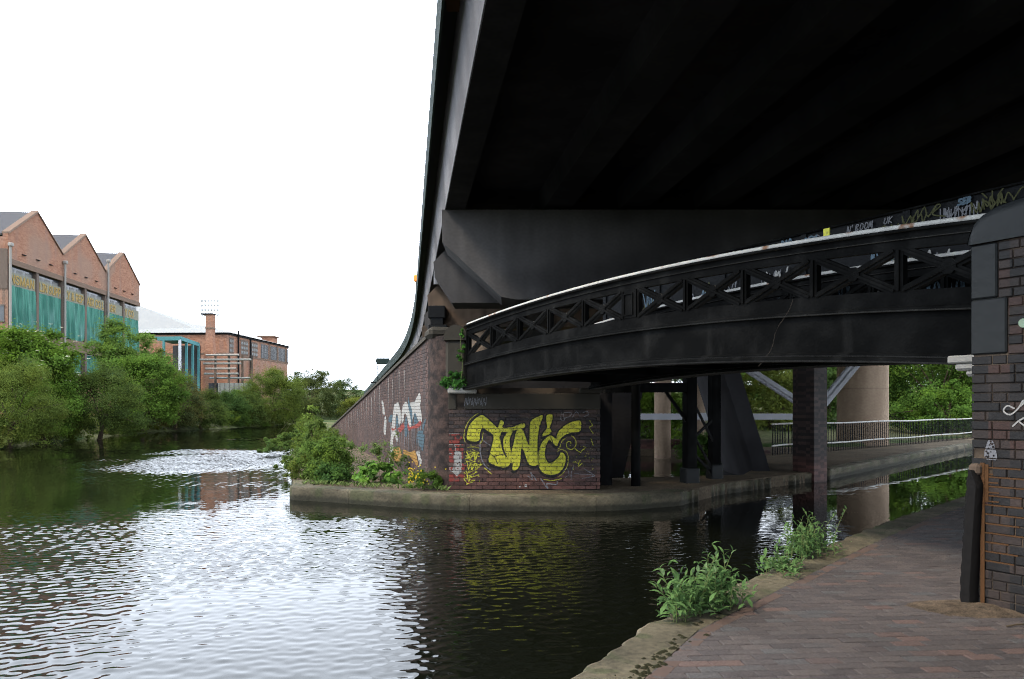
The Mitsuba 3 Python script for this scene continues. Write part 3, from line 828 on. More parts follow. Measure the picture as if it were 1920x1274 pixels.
dsheet(tag_lines('DAO', 4.55, 4.03, .085, .2, RG) + tag_lines('SEB', 7.22, 4.06, .07, .2, RG) + [scribble(4.95, 4.04, .25, .05, 6, RG)] + [scribble(1.2 + .8 * k, RG.uniform(2.8, 3.4), .5, .5, 10, RG) for k in range(9)], 0.024, 'pale_blue_paint', 0.0355)
dsheet([scribble(1.0 + 0.8 * k, RG.uniform(2.7, 3.4), .5, .35, 8, RG) for k in range(9)] + tag_lines('MOE', 8.2, 3.6, .25, .2, RG), 0.028, 'white_paint', 0.0365)

# ------------------------------------------------------------------ left abutment with the big yellow piece
ab = thing('bridge_abutment', 'sooty brick abutment under the left bridge end painted with a big lime yellow graffiti piece', 'abutment')
FY = 15.35
X0, X1 = -1.25, 1.74
put('core', MB().corners([(X0, FY + 0.012, -0.3), (X1 - 0.012, FY + 0.012, -0.3), (X1 - 0.012, FY + 2.2, -0.3), (X0 - 0.3, FY + 2.2, -0.3), (X0, FY + 0.012, 2.0), (X1 - 0.012, FY + 0.012, 2.0), (X1 - 0.012, FY + 2.2, 2.0), (X0 - 0.3, FY + 2.2, 2.0)]).mesh(), 'mortar', ab)
put('ramp_fill', MB().box((0.55, 17.05, 1.15), (3.1, 1.5, 2.9)).mesh(), 'shaded_concrete', ab)  # near-black tone carries the shade under the bridge end
BL, BH, PITCH = 0.215, 0.066, 0.225
rects = []


def std_brick(L, H, D_=0.05):
    v, f = brick_mesh(L, H, D_, 0.004)   # top face towards +z -> turn to face -y
    v = np.array(v)
    return (np.stack([v[:, 0], -v[:, 2], v[:, 1]], -1), f)


full = mikit.ply(std_brick(BL, BH), 'soot_brick')
half = mikit.ply(std_brick(0.103, BH), 'soot_brick')
closers = {}
for r in range(21):
    z = r * 0.075 + 0.037
    xx = X0 + (0.0 if r % 2 == 0 else -0.1125)
    while xx < X1 - 0.05:
        a, b = max(xx, X0), min(xx + BL, X1)
        if b - a > 0.19: L, pl = BL, full
        elif b - a > 0.02:
            L = round(b - a, 2); pl = closers.setdefault(L, None) or closers.update({L: mikit.ply(std_brick(L, BH), 'soot_brick')}) or closers[L]
        else: xx += PITCH; continue
        cx = (a + b) / 2 if pl is not full else a + BL / 2
        prou = R.uniform(-0.0015, 0.0015)
        put_copy('brick', pl, T4().translate([cx, FY + prou, z + R.gauss(0, .0006)]).scale([1, 1, 1]), ab)
        rects.append((sbox(cx - L / 2, z - BH / 2, cx + L / 2, z + BH / 2), prou))
        xx += PITCH
put('lintel_band', MB().box(((X0 + X1) / 2 + 0.16, FY + 0.12, 1.735), (X1 - X0 - 0.32, 0.31, 0.31), ch=0.01).mesh(), 'old_stone', ab)
put('side_band', MB().box((X0 + 0.07, FY + 0.14, 1.78), (0.16, 0.30, 0.40), ch=0.01).mesh(), 'old_stone', ab)
put('bearing_stone', MB().box((X0 + 0.28, FY - 0.02, 1.945), (0.56, 0.52, 0.11), ch=0.02).box((X0 + 0.19, FY - 0.05, 2.045), (0.30, 0.42, 0.085), ch=0.02).mesh(), 'pale_stone', ab)
put('bearing_stone', MB().box((X1 - 0.2, FY + 0.12, 1.945), (0.42, 0.5, 0.11), ch=0.02).mesh(), 'old_stone', ab)
# pillar with a rounded cap
pc = np.array([-1.10, 15.42])
put('pillar', MB().box((pc[0], pc[1] + 0.08, 2.42), (0.40, 0.62, 1.0), ch=0.05).mesh(), 'old_stone', ab)
capm = MB()
capr = []
for t in np.linspace(0, math.pi, 13):
    capr.append((0.235 * -math.cos(t), 2.93 + 0.30 * math.sin(t) ** 0.8))
capm.sweep([[[pc[0] + a, yy, z] for a, z in capr] for yy in (pc[1] - 0.26, pc[1] - 0.22, pc[1] + 0.4, pc[1] + 0.44)])
put('pillar_cap', capm.mesh(), 'old_stone', ab, smooth=40)

U = lambda pts: [(-1.474 + x * 0.001983, 2.295 - y * 0.001983) for x, y in pts]
letters = {
    'T': [(300, 665), (303, 570), (330, 505), (375, 455), (440, 418), (485, 440), (545, 495), (600, 545), (615, 500), (632, 468), (665, 492), (645, 540), (700, 545), (760, 535), (800, 515), (865, 502), (868, 540), (800, 560), (700, 585), (640, 590), (625, 640), (635, 715), (655, 790), (690, 840), (725, 890), (700, 930), (640, 937), (560, 912), (510, 875), (525, 800), (545, 715), (560, 625), (505, 580), (450, 545), (425, 600), (412, 675)],
    'I': [(692, 594), (750, 578), (722, 650), (727, 760), (760, 855), (745, 905), (727, 898), (695, 835), (662, 750), (655, 670)],
    'N': [(790, 575), (845, 560), (880, 640), (912, 720), (920, 600), (925, 490), (960, 455), (1050, 420), (1020, 520), (1000, 640), (995, 780), (1000, 910), (915, 910), (870, 800), (838, 740), (830, 830), (815, 930), (770, 970), (745, 945), (763, 860), (738, 800), (762, 690)],
    'S': [(1090, 420), (1145, 415), (1140, 480), (1120, 540), (1135, 580), (1110, 610), (1040, 630), (1060, 590), (1092, 540), (1085, 480)],
    'E': [(1180, 655), (1200, 592), (1260, 530), (1330, 490), (1425, 475), (1420, 580), (1340, 592), (1260, 622), (1210, 680), (1190, 730), (1150, 695), (1112, 668), (1082, 720), (1072, 790), (1077, 850), (1110, 895), (1160, 880), (1210, 830), (1230, 790), (1270, 812), (1275, 880), (1250, 950), (1200, 1000), (1120, 1015), (1050, 990), (1012, 930), (1007, 840), (1017, 750), (1050, 680), (1090, 640), (1135, 618)]}
lp = {k: Polygon(catmull(U(v), 3, True)).buffer(0) for k, v in letters.items()}
fill = unary_union(list(lp.values()))
seams = unary_union([LineString(U(p)).buffer(0.008) for p in ([(525, 800), (560, 830), (620, 815), (690, 800)], [(640, 590), (625, 640)], [(570, 835), (590, 880), (600, 905)], [(1000, 780), (1005, 905)], [(745, 905), (727, 898)], [(1130, 640), (1150, 690)])])
fill = fill.difference(seams)
outl = unary_union([g.buffer(0.026) for g in lp.values()] + [affinity.translate(g, -0.012, -0.042).buffer(0.016) for g in lp.values()])
halo = unary_union([g.buffer(0.062) for g in (lp['T'], lp['E'])]).difference(unary_union([g.buffer(0.050) for g in lp.values()] + [outl.buffer(0.012)]))
halo = halo.intersection(unary_union([sbox(-1.2, 0.75, -0.55, 1.5), sbox(0.8, 0.05, 1.4, 0.5), sbox(0.9, 0.5, 1.5, 1.05)]))
Lz = lambda p, w: LineString(catmull(U(p), 4)).buffer(w / 2)
RS = random.Random(21)
edge_ = unary_union(list(lp.values())).boundary
spray = []
for _ in range(170):
    e_ = edge_.interpolate(RS.uniform(0, edge_.length)); spray.append(Point(e_.x + RS.gauss(0, .045), e_.y + RS.gauss(0, .045)).buffer(RS.uniform(.0015, .005), 3))
for _ in range(14):
    e_ = edge_.interpolate(RS.uniform(0, edge_.length)); w_ = RS.uniform(.003, .006); spray.append(Polygon([(e_.x - w_, e_.y), (e_.x + w_, e_.y), (e_.x + w_ * .5, e_.y - RS.uniform(.08, .24)), (e_.x - w_ * .5, e_.y - .08)]).buffer(0))
spiral = [(1320 + (8 + 5.2 * k) * math.cos(k * .62), 705 - (8 + 5.2 * k) * 1.15 * math.sin(k * .62)) for k in range(20)]
yel = unary_union([Lz(spiral[:16], .014), Lz([(300, 890), (310, 960), (330, 900), (345, 960), (370, 910), (390, 960), (410, 930), (450, 905)], .016), Lz([(300, 740), (360, 735), (415, 745)], .012), Lz([(290, 780), (330, 850), (360, 790), (380, 860), (400, 800)], .022), Lz([(285, 960), (300, 1040), (265, 1050), (300, 1100)], .018), Lz([(470, 945), (540, 1005)], .016),
                   Lz([(1515, 470), (1545, 520), (1515, 540), (1550, 600)], .012), Lz([(1530, 650), (1550, 720)], .012), Lz([(1370, 880), (1400, 900), (1420, 870), (1400, 930), (1440, 900)], .014), Lz([(1370, 750), (1420, 790), (1440, 770), (1480, 740)], .012), Lz([(1060, 1060), (1150, 1068), (1240, 1050)], .012)]
                  + [Lz([(RS.uniform(270, 430), y0), (RS.uniform(270, 430), y0 + 40), (RS.uniform(270, 430), y0 + 15)], .012) for y0 in range(760, 1080, 28)]
                  + [Point(*U([(RS.uniform(260, 420), RS.uniform(760, 1100))])[0]).buffer(RS.uniform(.004, .014)) for _ in range(60)] + [Point(*U([(RS.uniform(1280, 1560), RS.uniform(720, 960))])[0]).buffer(RS.uniform(.003, .010)) for _ in range(50)])
gry = unary_union([Lz([(1235, 395), (1230, 460), (1265, 470), (1255, 400), (1330, 395), (1320, 430), (1260, 450)], .012), Lz([(1345, 440), (1385, 385), (1420, 430)], .012), Lz([(1450, 395), (1490, 380), (1505, 410), (1460, 435)], .012), Lz([(430, 650), (425, 760), (440, 850), (475, 920), (530, 965)], .020), Lz([(430, 640), (480, 690), (530, 720)], .014),
                   Lz([(1360, 915), (1335, 990), (1330, 1060)], .012), Lz([(1365, 1000), (1570, 1020), (1440, 1050)], .012), Lz([(1465, 955), (1570, 1020)], .012), Lz([(900, 1025), (950, 1060), (930, 990), (985, 1070), (960, 1020)], .014), Lz([(1030, 1050), (1100, 1150), (1090, 1100), (1180, 1110), (1195, 1080)], .022), Lz([(1240, 985), (1290, 950), (1310, 1010), (1270, 1040)], .012)])
scr = unary_union([Lz([(270 + 45 * k, 330 - 20 * (k % 2)), (285 + 45 * k, 250), (300 + 45 * k, 320), (310 + 45 * k, 240)], .010) for k in range(5)])
redp = Polygon(U([(95, 610), (250, 600), (262, 760), (255, 900), (300, 920), (290, 1010), (330, 1100), (250, 1090), (95, 1080)])).buffer(-.004)
wht = unary_union([Polygon(U([(160, 800), (195, 770), (240, 790), (243, 900), (240, 980), (195, 1030), (165, 1000), (150, 960), (165, 900)])), Lz([(125, 930), (130, 970), (165, 985)], .018), Lz([(105, 712), (235, 710)], .010), Lz([(172, 712), (180, 790), (120, 800)], .012), Lz([(110, 600), (230, 598)], .006), Point(*U([(880, 1120)])[0]).buffer(.028), Point(*U([(820, 1130)])[0]).buffer(.016)])
layers = [('lime_paint', fill, 'big lime yellow letters'), ('black_paint', outl, None), ('white_paint', wht, 'white splash'), ('red_paint', redp, None), ('lime_paint', unary_union([yel, halo] + spray), None), ('grey_paint', gry, None)]
wear = unary_union([Point(RS.uniform(X0, X1), RS.uniform(0, 1.58)).buffer(RS.uniform(.002, .011), 3) for _ in range(900)])
redp = unary_union([r for r, _ in rects if RS.random() < .78]).intersection(redp).difference(unary_union([Point(RS.uniform(-1.3, -.8), RS.uniform(0, 1.2)).buffer(RS.uniform(.008, .035), 4) for _ in range(70)]))
wht = wht.difference(unary_union([Point(RS.uniform(-1.3, -.9), RS.uniform(0, .8)).buffer(RS.uniform(.004, .018), 4) for _ in range(90)]))
layers = [(m_, {'red_paint': redp, 'white_paint': wht}.get(m_, g_), l_) for m_, g_, l_ in layers]
done = None
allrect = unary_union([r for r, _ in rects])
wallbox = sbox(X0 + .005, 0.004, X1 - .01, 1.575)
for mat, g, lab in layers:
    g = g.buffer(0).intersection(wallbox)
    if done is not None: g = g.difference(done.buffer(0.001))
    done = g if done is None else unary_union([done, g])
    g = g.difference(wear)
    mb = MB()
    for rct, prou in rects:
        if rct.intersects(g): sheet(mb, rct.buffer(-0.0035).intersection(g), lambda u, v, pr=prou: np.stack([u, FY + pr - 0.0012 + 0 * u, v], -1))
    sheet(mb, g.difference(allrect.buffer(0.001)), lambda u, v: np.stack([u, FY + 0.0105 + 0 * u, v], -1))
    put('graffiti', mb.mesh(), mat, ab, label=lab, kind='stuff')
put('graffiti', sheet(MB(), scr, lambda u, v: np.stack([u, FY - 0.0375 + 0 * u, v], -1)).mesh(), 'grey_paint', ab, kind='stuff')

# ------------------------------------------------------------------ long ramp wall behind the abutment
rw = thing('ramp_wall', 'long purple brick ramp wall sloping down along the river with pale graffiti and lime streaks', 'wall')
RD = np.array([-0.2846, 0.9587]); RN = np.array([-0.9587, -0.2846]); RO = np.array([-1.75, 16.2])
RL = 32.0


def top_at(q): return 3.04 - q * 0.0815


def RWp(q, w, z):
    q = np.asarray(q, float)
    return np.stack([RO[0] + RD[0] * q + RN[0] * w, RO[1] + RD[1] * q + RN[1] * w, z + 0 * q], -1)


nose = np.array([(-1.25, FY), (-1.38, 15.42), (-1.52, 15.58), (-1.66, 15.86), (-1.75, 16.2)])
plan = [(p[0], p[1]) for p in catmull(nose, 4)]
rings = [[[x, y, -0.4], [x, y, 3.05 if i < 4 else top_at(0) - 0.0], [x + 0.4, y + 0.15, 3.05], [x + 0.4, y + 0.15, -0.4]] for i, (x, y) in enumerate(plan)]
put('rounded_end', MB().sweep(rings).mesh(), 'nose_brick', rw, smooth=30)
nq = np.linspace(0, RL, 33)
put('wall_core', MB().sweep([[RWp(q, 0.0, -0.4), RWp(q, 0.0, top_at(q)), RWp(q, -0.36, top_at(q)), RWp(q, -0.36, -0.4)] for q in nq]).mesh(), 'ramp_brick', rw)
# near courses as relief bricks
mb = MB()
rbk = np.array(std_brick(0.217, 0.0665, 0.03)[0]); rbf = std_brick(0.217, 0.0665, 0.03)[1]
for r in range(40):
    z = r * 0.075 + 0.035
    q = 0.01 + (0.1125 if r % 2 else 0)
    while q < 9.0:
        if z + 0.04 < top_at(q + 0.2):
            pr = 0.009 + R.uniform(-.002, .002)
            c = RWp(q + 0.1085, pr, z)
            e = np.array([-RD[0], -RD[1], 0]); on = np.array([RN[0], RN[1], 0])
            v = rbk[:, :1] * e + (-rbk[:, 1:2]) * on + rbk[:, 2:3] * np.array([0, 0, 1.0])
            mb.add(v + c, rbf)
        q += 0.225
put('brickwork', mb.mesh(), 'ramp_brick', rw, kind='stuff')
k = 0.0
while k < RL - 0.2:
    L = min(R.uniform(0.75, 1.0), RL - k)
    a, b = k + 0.006, k + L - 0.006
    put('coping_stone', MB().corners([RWp(a, -0.41, top_at(a) + .001), RWp(b, -0.41, top_at(b) + .001), RWp(b, 0.05, top_at(b) + .001), RWp(a, 0.05, top_at(a) + .001), RWp(a, -0.38, top_at(a) + .10), RWp(b, -0.38, top_at(b) + .10), RWp(b, 0.03, top_at(b) + .10), RWp(a, 0.03, top_at(a) + .10)]).mesh(), 'old_stone', rw)
    k += L
put('cap_block', MB().box((-1.52, 15.95, 3.13), (0.46, 0.75, 0.22), rot=0.25, ch=0.07).mesh(), 'old_stone', rw)
G2 = {
'w1':[(5.55,0.89),(5.46,1.11),(5.2,1.43),(4.94,1.69),(4.61,1.73),(4.13,1.75),(3.97,1.64),(3.75,1.49),(3.75,1.24),(4.13,1.19),(4.29,1.41),(4.53,1.44),(4.69,1.27),(4.69,1.04),(4.37,0.86),(4.21,0.73),(4.61,0.76),(4.78,0.87),(5.2,0.74),(5.11,0.5),(5.64,0.38),(5.73,0.62)],
'w2':[(3.6,1.26),(3.6,1.49),(3.37,1.67),(3.02,1.75),(2.74,1.74),(2.4,1.58),(2.18,1.43),(2.14,1.27),(2.08,1.19),(2.47,1.14),(2.6,1.3),(2.88,1.45),(3.16,1.45),(3.3,1.27)],
'w3':[(2.14,1.74),(1.58,1.75),(1.46,1.8),(0.94,1.94),(0.77,1.77),(0.88,1.66),(0.72,1.5),(0.66,1.31),(1.11,1.32),(1.58,1.5),(1.95,1.31),(2.08,1.56),(2.47,1.68)],
'b1':[(6.1,1.22),(5.92,1.37),(5.29,1.43),(5.46,1.23)],
'b2':[(4.61,1.27),(4.45,1.41),(4.21,1.32),(4.21,1.12),(4.53,1.09)],
'b3':[(3.09,1.25),(2.88,1.4),(2.67,1.26),(2.67,1.0),(2.88,0.9),(3.09,0.99)],
'b4':[(2.54,1.89),(2.4,1.77),(2.14,1.64),(1.95,1.5),(1.95,1.19),(2.14,1.31),(2.4,1.54),(2.58,1.7)],
'b5':[(1.7,1.28),(1.58,1.5),(1.17,1.3),(1.28,1.24)],
'b6':[(1.34,0.97),(1.11,1.09),(0.55,1.13),(0.66,1.2),(0.24,1.37),(0.18,1.34),(0.45,1.15),(0.55,1.05),(1.11,1.05),(1.28,0.77)],
'r1':[(5.46,1.04),(5.29,1.08),(5.2,1.05),(4.86,1.06),(4.78,1.1),(4.69,1.06),(4.94,1.01),(5.37,0.99)],
'r2':[(4.37,1.07),(3.9,1.12),(3.6,1.21),(3.23,1.21),(3.16,1.12),(3.75,0.99),(4.05,1.0),(4.21,1.05)],
'r3':[(2.67,1.15),(2.54,1.26),(2.4,1.18),(2.08,1.17),(1.11,1.28),(0.88,1.34),(0.72,1.27),(1.11,1.17),(2.08,1.12),(2.21,1.09),(2.47,1.07)],
'y1':[(5.03,0.2),(5.2,0.38),(5.03,0.5),(4.05,0.6),(3.6,0.44),(3.16,0.36),(3.3,0.57),(2.34,0.56),(1.7,0.63),(1.46,0.6),(1.17,0.38),(1.34,0.31),(1.58,0.36),(2.08,0.43),(2.47,0.48),(3.16,0.4),(3.52,0.45),(3.75,0.3),(4.05,0.23)],
'g1':[(1.11,0.9),(1.11,1.05),(0.55,1.05),(0.34,1.0),(0.55,0.69),(0.77,0.74),(1.0,0.78)],
'w4':[(7.71,1.81),(7.39,1.82),(7.18,1.7),(6.88,1.42),(7.39,1.44),(7.49,1.62)],
'w5':[(7.08,1.18),(6.88,1.37),(6.58,1.29),(6.68,0.88),(6.98,0.82),(7.18,0.92)],
'w7':[(1.23,0.65),(1.11,0.6),(1.0,0.67),(0.83,0.54),(0.66,0.46),(0.83,0.35),(1.0,0.32),(0.94,0.46),(1.23,0.38),(1.34,0.29),(1.11,0.49),(1.4,0.59)],
'w8':[(5.92,0.31),(5.64,0.38),(5.55,0.16),(5.92,0.11)]}
drip = []
RD2 = random.Random(8)
for q0 in np.arange(0.8, 5.8, 0.28):
    if RD2.random() < .75: drip.append(Polygon([(q0, 1.25), (q0 + .10, 1.25), (q0 + .07, RD2.uniform(.5, .95)), (q0 + .03, RD2.uniform(.5, .8))]))
streaks = []
for q0 in list(np.arange(9.5, 29, 0.85)) + [3.1, 4.0, 5.2, 6.0, 8.2]:
    t0 = top_at(q0) - RD2.uniform(.05, .3); w = RD2.uniform(.04, .16)
    streaks.append(Polygon([(q0, t0), (q0 + w, t0), (q0 + w * .7, t0 - RD2.uniform(.3, 1.2)), (q0 + w * .3, t0 - RD2.uniform(.2, .8))]))
courses = unary_union([sbox(-1, r * 0.075 - 0.0065, 40, r * 0.075 + 0.0025) for r in range(45)])
grp = {'white_paint': ['w1', 'w2', 'w3', 'w4', 'w5', 'w7', 'w8'], 'blue_paint': ['b1', 'b2', 'b3', 'b4', 'b5', 'b6', 'g1'], 'red_paint': ['r1', 'r2', 'r3'], 'ochre_paint': ['y1']}
done = None
for mat in ('red_paint', 'blue_paint', 'white_paint', 'ochre_paint', 'grey_paint', 'pale_streak'):
    if mat == 'grey_paint': g = unary_union(drip)
    elif mat == 'pale_streak': g = unary_union(streaks)
    else: g = unary_union([Polygon(catmull(G2[n], 3, True)).buffer(0) for n in grp[mat]])
    g = g.buffer(0)
    if done is not None: g = g.difference(done)
    done = g if done is None else unary_union([done, g])
    g = g.difference(courses)
    if mat == 'pale_streak':
        P('lime_streak', (0.20, 0.185, 0.175), 0.9, 0.1)
        put('lime_streak', sheet(MB(), g, lambda u, v: RWp(u, 0.0145, v)).mesh(), 'lime_streak', rw, kind='stuff')
    else:
        put('graffiti', sheet(MB(), g, lambda u, v: RWp(u, 0.0145, v)).mesh(), mat, rw, kind='stuff')

# ------------------------------------------------------------------ right pier
pr_ = thing('bridge_pier', 'dark brick bridge pier with smooth stone quoins and rounded cap at the right edge', 'pier')
PC = np.array([3.76, 6.36]); PE = DV; PO = OUT


def PP(q, w, z):
    q = np.asarray(q, float)
    return np.stack([PC[0] + PE[0] * q + PO[0] * w, PC[1] + PE[1] * q + PO[1] * w, z + 0 * q], -1)


def pbox(q0, q1, w0, w1, z0, z1): return [PP(q0, w0, z0), PP(q1, w0, z0), PP(q1, w1, z0), PP(q0, w1, z0), PP(q0, w0, z1), PP(q1, w0, z1), PP(q1, w1, z1), PP(q0, w1, z1)]


put('core', MB().corners(pbox(0.012, 7.5, -0.6, -0.012, -0.3, 2.93)).corners(pbox(0.012, 1.2, -2.6, -0.61, -0.3, 1.95)).mesh(), 'mortar', pr_)
put('rear_wall', MB().corners(pbox(0.95, 7.5, -0.58, -0.002, -0.3, 2.93)).mesh(), 'pier_brick', pr_)
put('abutment_face', MB().corners(pbox(0.0, 1.1, -2.6, -0.62, -0.3, 1.96)).mesh(), 'pier_brick', pr_)


def pier_brick(L):
    v, f = brick_mesh(L, 0.0665, 0.10, 0.005); v = np.array(v)
    e = np.array([PE[0], PE[1], 0]); on = np.array([PO[0], PO[1], 0])
    return mikit.ply((v[:, :1] * e + v[:, 2:3] * on + v[:, 1:2] * np.array([0, 0, 1.0]), np.asarray(f)[:, ::-1]), 'pier_brick')


pbm = {L: pier_brick(L) for L in (0.215, 0.103, 0.07, 0.155)}
for r in range(39):
    z = r * 0.075 + 0.037
    q0 = 0.0
    if z > 2.49: q0 = 0.21
    elif z > 2.03: q0 = 0.283
    seq = [0.103, 0.215, 0.103, 0.215, 0.103, 0.215] if r % 2 == 0 else [0.215, 0.103, 0.215, 0.103, 0.215, 0.103]
    if r % 4 >= 2: seq = [0.155] + seq
    if q0 > 0: seq = seq[r % 2:]
    q = q0
    for L in seq:
        if q > 0.9: break
        if 1.06 < z < 1.25 and q < 0.05 and r % 2 == 0: q += L + .01; continue
        put_copy('brick', pbm[L], T4().translate(PP(q + L / 2, R.uniform(-.003, .003), z).tolist()), pr_)
        q += L + 0.009
# end face bricks towards the water (corner returns)
for r in range(0, 26):
    z = r * 0.075 + 0.037
    put_copy('end_brick', mikit.ply(MB().corners([c - np.array([0, 0, 0]) for c in [PP(0.0, -0.60, -.033), PP(0.011, -0.60, -.033), PP(0.011, -0.006, -.033), PP(0.0, -0.006, -.033), PP(0.0, -0.60, .033), PP(0.011, -0.60, .033), PP(0.011, -0.006, .033), PP(0.0, -0.006, .033)]]).mesh(), 'pier_brick'), T4().translate([0, 0, z]), pr_)


def rbox(q0, q1, w0, w1, z0, z1, ch=0.012):
    m = MB().box((0, 0, 0), (q1 - q0, w1 - w0, z1 - z0), ch=ch)
    v = m.v[0]; c = PP((q0 + q1) / 2, (w0 + w1) / 2, (z0 + z1) / 2)
    v2 = v[:, :1] * np.array([PE[0], PE[1], 0]) + v[:, 1:2] * np.array([PO[0], PO[1], 0]) + v[:, 2:3] * np.array([0, 0, 1.0])
    return (v2 + c, m.f[0][:, ::-1])


put('quoin', rbox(-0.004, 0.200, -0.45, 0.010, 2.485, 2.925), 'engineering_stone', pr_)
put('quoin', rbox(-0.004, 0.274, -0.45, 0.012, 2.035, 2.480), 'engineering_stone', pr_)
cr = []
cp = [(-0.02, 2.93), (-0.02, 3.05), (0.02, 3.13), (0.08, 3.185), (0.18, 3.225), (0.35, 3.25), (0.8, 3.28), (1.6, 3.30)]
cm = MB()
profs = []
for q, z in cp[1:]:
    profs.append([PP(q, -0.62, 2.931), PP(q, 0.03, 2.931), PP(q, 0.03, max(2.94, z - 0.10)), PP(q, 0.0, z - 0.03), PP(q, -0.06, z), PP(q, -0.52, z), PP(q, -0.62, z - 0.1)])
put('cap_stone', MB().sweep(profs).mesh(), 'engineering_stone', pr_, smooth=50)
# bearing corbel under the girder
put('bearing_corbel', MB().add(*rbox(-0.30, 0.05, -0.62, -0.16, 1.985, 2.05, .01)).add(*rbox(-0.25, 0.05, -0.60, -0.18, 1.92, 1.986, .02)).add(*rbox(-0.17, 0.05, -0.58, -0.20, 1.87, 1.925, .02)).mesh(), 'pale_stone', pr_)
# rope-worn corner guard
ng = 30
gr = []
for i in range(ng):
    t = i / (ng - 1); z = -0.02 + 1.12 * t
    lean = 0.062 * (1 - t) ** 0.8 * (1 if t > .12 else 0.93)
    nk = 0.008 * (1 if i % 3 == 1 else 0) + R.uniform(0, .004)
    w = 0.092 if t < .9 else 0.092 * (1 - (t - .9) * 6)
    gr.append([PP(-lean - 0.02 + nk, 0.03, z), PP(-lean + 0.0 + nk, 0.065 + lean * .25, z), PP(-lean + 0.03, 0.085 + lean * .3, z), PP(-lean + w, 0.085 + lean * .3, z), PP(-lean + w + .02, 0.06, z), PP(-lean + w + .02, 0.004, z), PP(-lean + 0.02, -0.1, z), PP(-lean - 0.02 + nk, -0.08, z)])
put('corner_guard', MB().sweep(gr).mesh(), 'black_guard', pr_, smooth=35, label='black rope-worn iron corner guard')
P('black_guard', (0.008, 0.0075, 0.0075), 0.75, 0.12, bump=f_bump_c, bump_scale=0.006)
put('guard_head', MB().add(*rbox(0.0, 0.09, -0.02, 0.062, 1.06, 1.15, .02)).mesh(), 'stained_concrete', pr_)
put('rust_strip', MB().corners(pbox(0.075, 0.108, 0.0045, 0.013, 0.02, 1.16)).mesh(), 'rust', pr_, label='orange rust strip beside the corner guard')
rm = MB()
for r in range(5, 16):
    z = r * 0.075; L = R.uniform(.18, .38)
    rm.corners(pbox(0.10, 0.10 + L, -0.011, 0.0008, z - 0.007, z + 0.004))
    if r in (11, 12, 13, 14):
        z2 = z + R.uniform(.015, .03); rm.corners(pbox(0.10, 0.10 + R.uniform(.06, .14), 0.0045, 0.006, z2, z2 + .011))
rm.corners(pbox(0.10, 0.135, 0.0045, 0.0062, .86, 1.15))
put('rust_stain', rm.mesh(), 'rust', pr_)
RT = random.Random(31)
pl_ = [LineString(catmull([(.33, 1.60), (.28, 1.62), (.25, 1.58), (.30, 1.55), (.36, 1.60), (.40, 1.66), (.42, 1.55), (.36, 1.50), (.32, 1.46)], 4)).buffer(.006), LineString(catmull([(.38, 1.62), (.45, 1.68), (.52, 1.58), (.47, 1.50)], 4)).buffer(.006), LineString([(.36, 1.50), (.46, 1.42)]).buffer(.006)]
put('graffiti', sheet(MB(), unary_union(pl_), lambda u, v: PP(u, 0.006, v)).mesh(), 'white_paint', pr_, kind='stuff')
put('paint_patch', sheet(MB(), Polygon([(.10, 1.19), (.105, 1.25), (.12, 1.31), (.135, 1.345), (.17, 1.34), (.185, 1.30), (.20, 1.24), (.205, 1.185)]).difference(unary_union([sbox(0, k * .075 - .006, 1, k * .075 + .003) for k in range(10, 24)])).difference(unary_union([Point(RT.uniform(.1, .2), RT.uniform(1.18, 1.34)).buffer(RT.uniform(.002, .010), 3) for _ in range(40)])), lambda u, v: PP(u, 0.0065, v)).mesh(), 'grey_paint', pr_, kind='stuff')
put('graffiti', sheet(MB(), Point(.395, 2.26).buffer(.035), lambda u, v: PP(u, 0.006, v)).mesh(), 'leaf_pale_paint', pr_)
P('leaf_pale_paint', (0.2, 0.28, 0.2), 0.6, 0.3)
# heap of sand washed round the pier foot
th, rr = np.meshgrid(np.linspace(0, 2 * np.pi, 49)[:-1], np.linspace(0, 1, 14))
cxy = PP(0.02, 0.05, 0)
hx = cxy[0] - 0.02 + rr * 0.50 * np.cos(th) * (1 + .12 * np.sin(3 * th)); hy = cxy[1] - 0.10 + rr * 0.33 * np.sin(th) * (1 + .1 * np.cos(2 * th))
hz = 0.032 * (1 - rr ** 1.7) - 0.003 + 0.03 * (1 - rr) * (meshkit.fbm(np.stack([hx * 14, hy * 14, 0 * hx], -1), 3, 3) - .3)
i, j = np.meshgrid(np.arange(13), np.arange(48), indexing='ij')
q = np.stack([i * 48 + j, i * 48 + (j + 1) % 48, (i + 1) * 48 + (j + 1) % 48, (i + 1) * 48 + j], -1).reshape(-1, 4)
put('sand_heap', (np.stack([hx, hy, hz], -1).reshape(-1, 3), q[:, ::-1]), 'sand_grit', smooth=True, label='low heap of sandy grit round the foot of the right pier', cat='sand')
P('sand_grit', proc(lambda p, n, uv: mix((0.030, 0.024, 0.018), (0.105, 0.080, 0.058), fbm(p.x * 16, p.y * 16, 1.0, 3)) * (0.6 + 0.8 * noise(p.x * 110, p.y * 110, 4))), 0.95, 0.1)
put('fallen_twig', MB().tube([[3.60, 5.66, 0.012], [3.70, 5.70, 0.016], [3.80, 5.725, 0.012]], 0.006, 6).mesh(), 'bark', label='short dark twig lying on the paving near the sand heap', cat='twig')

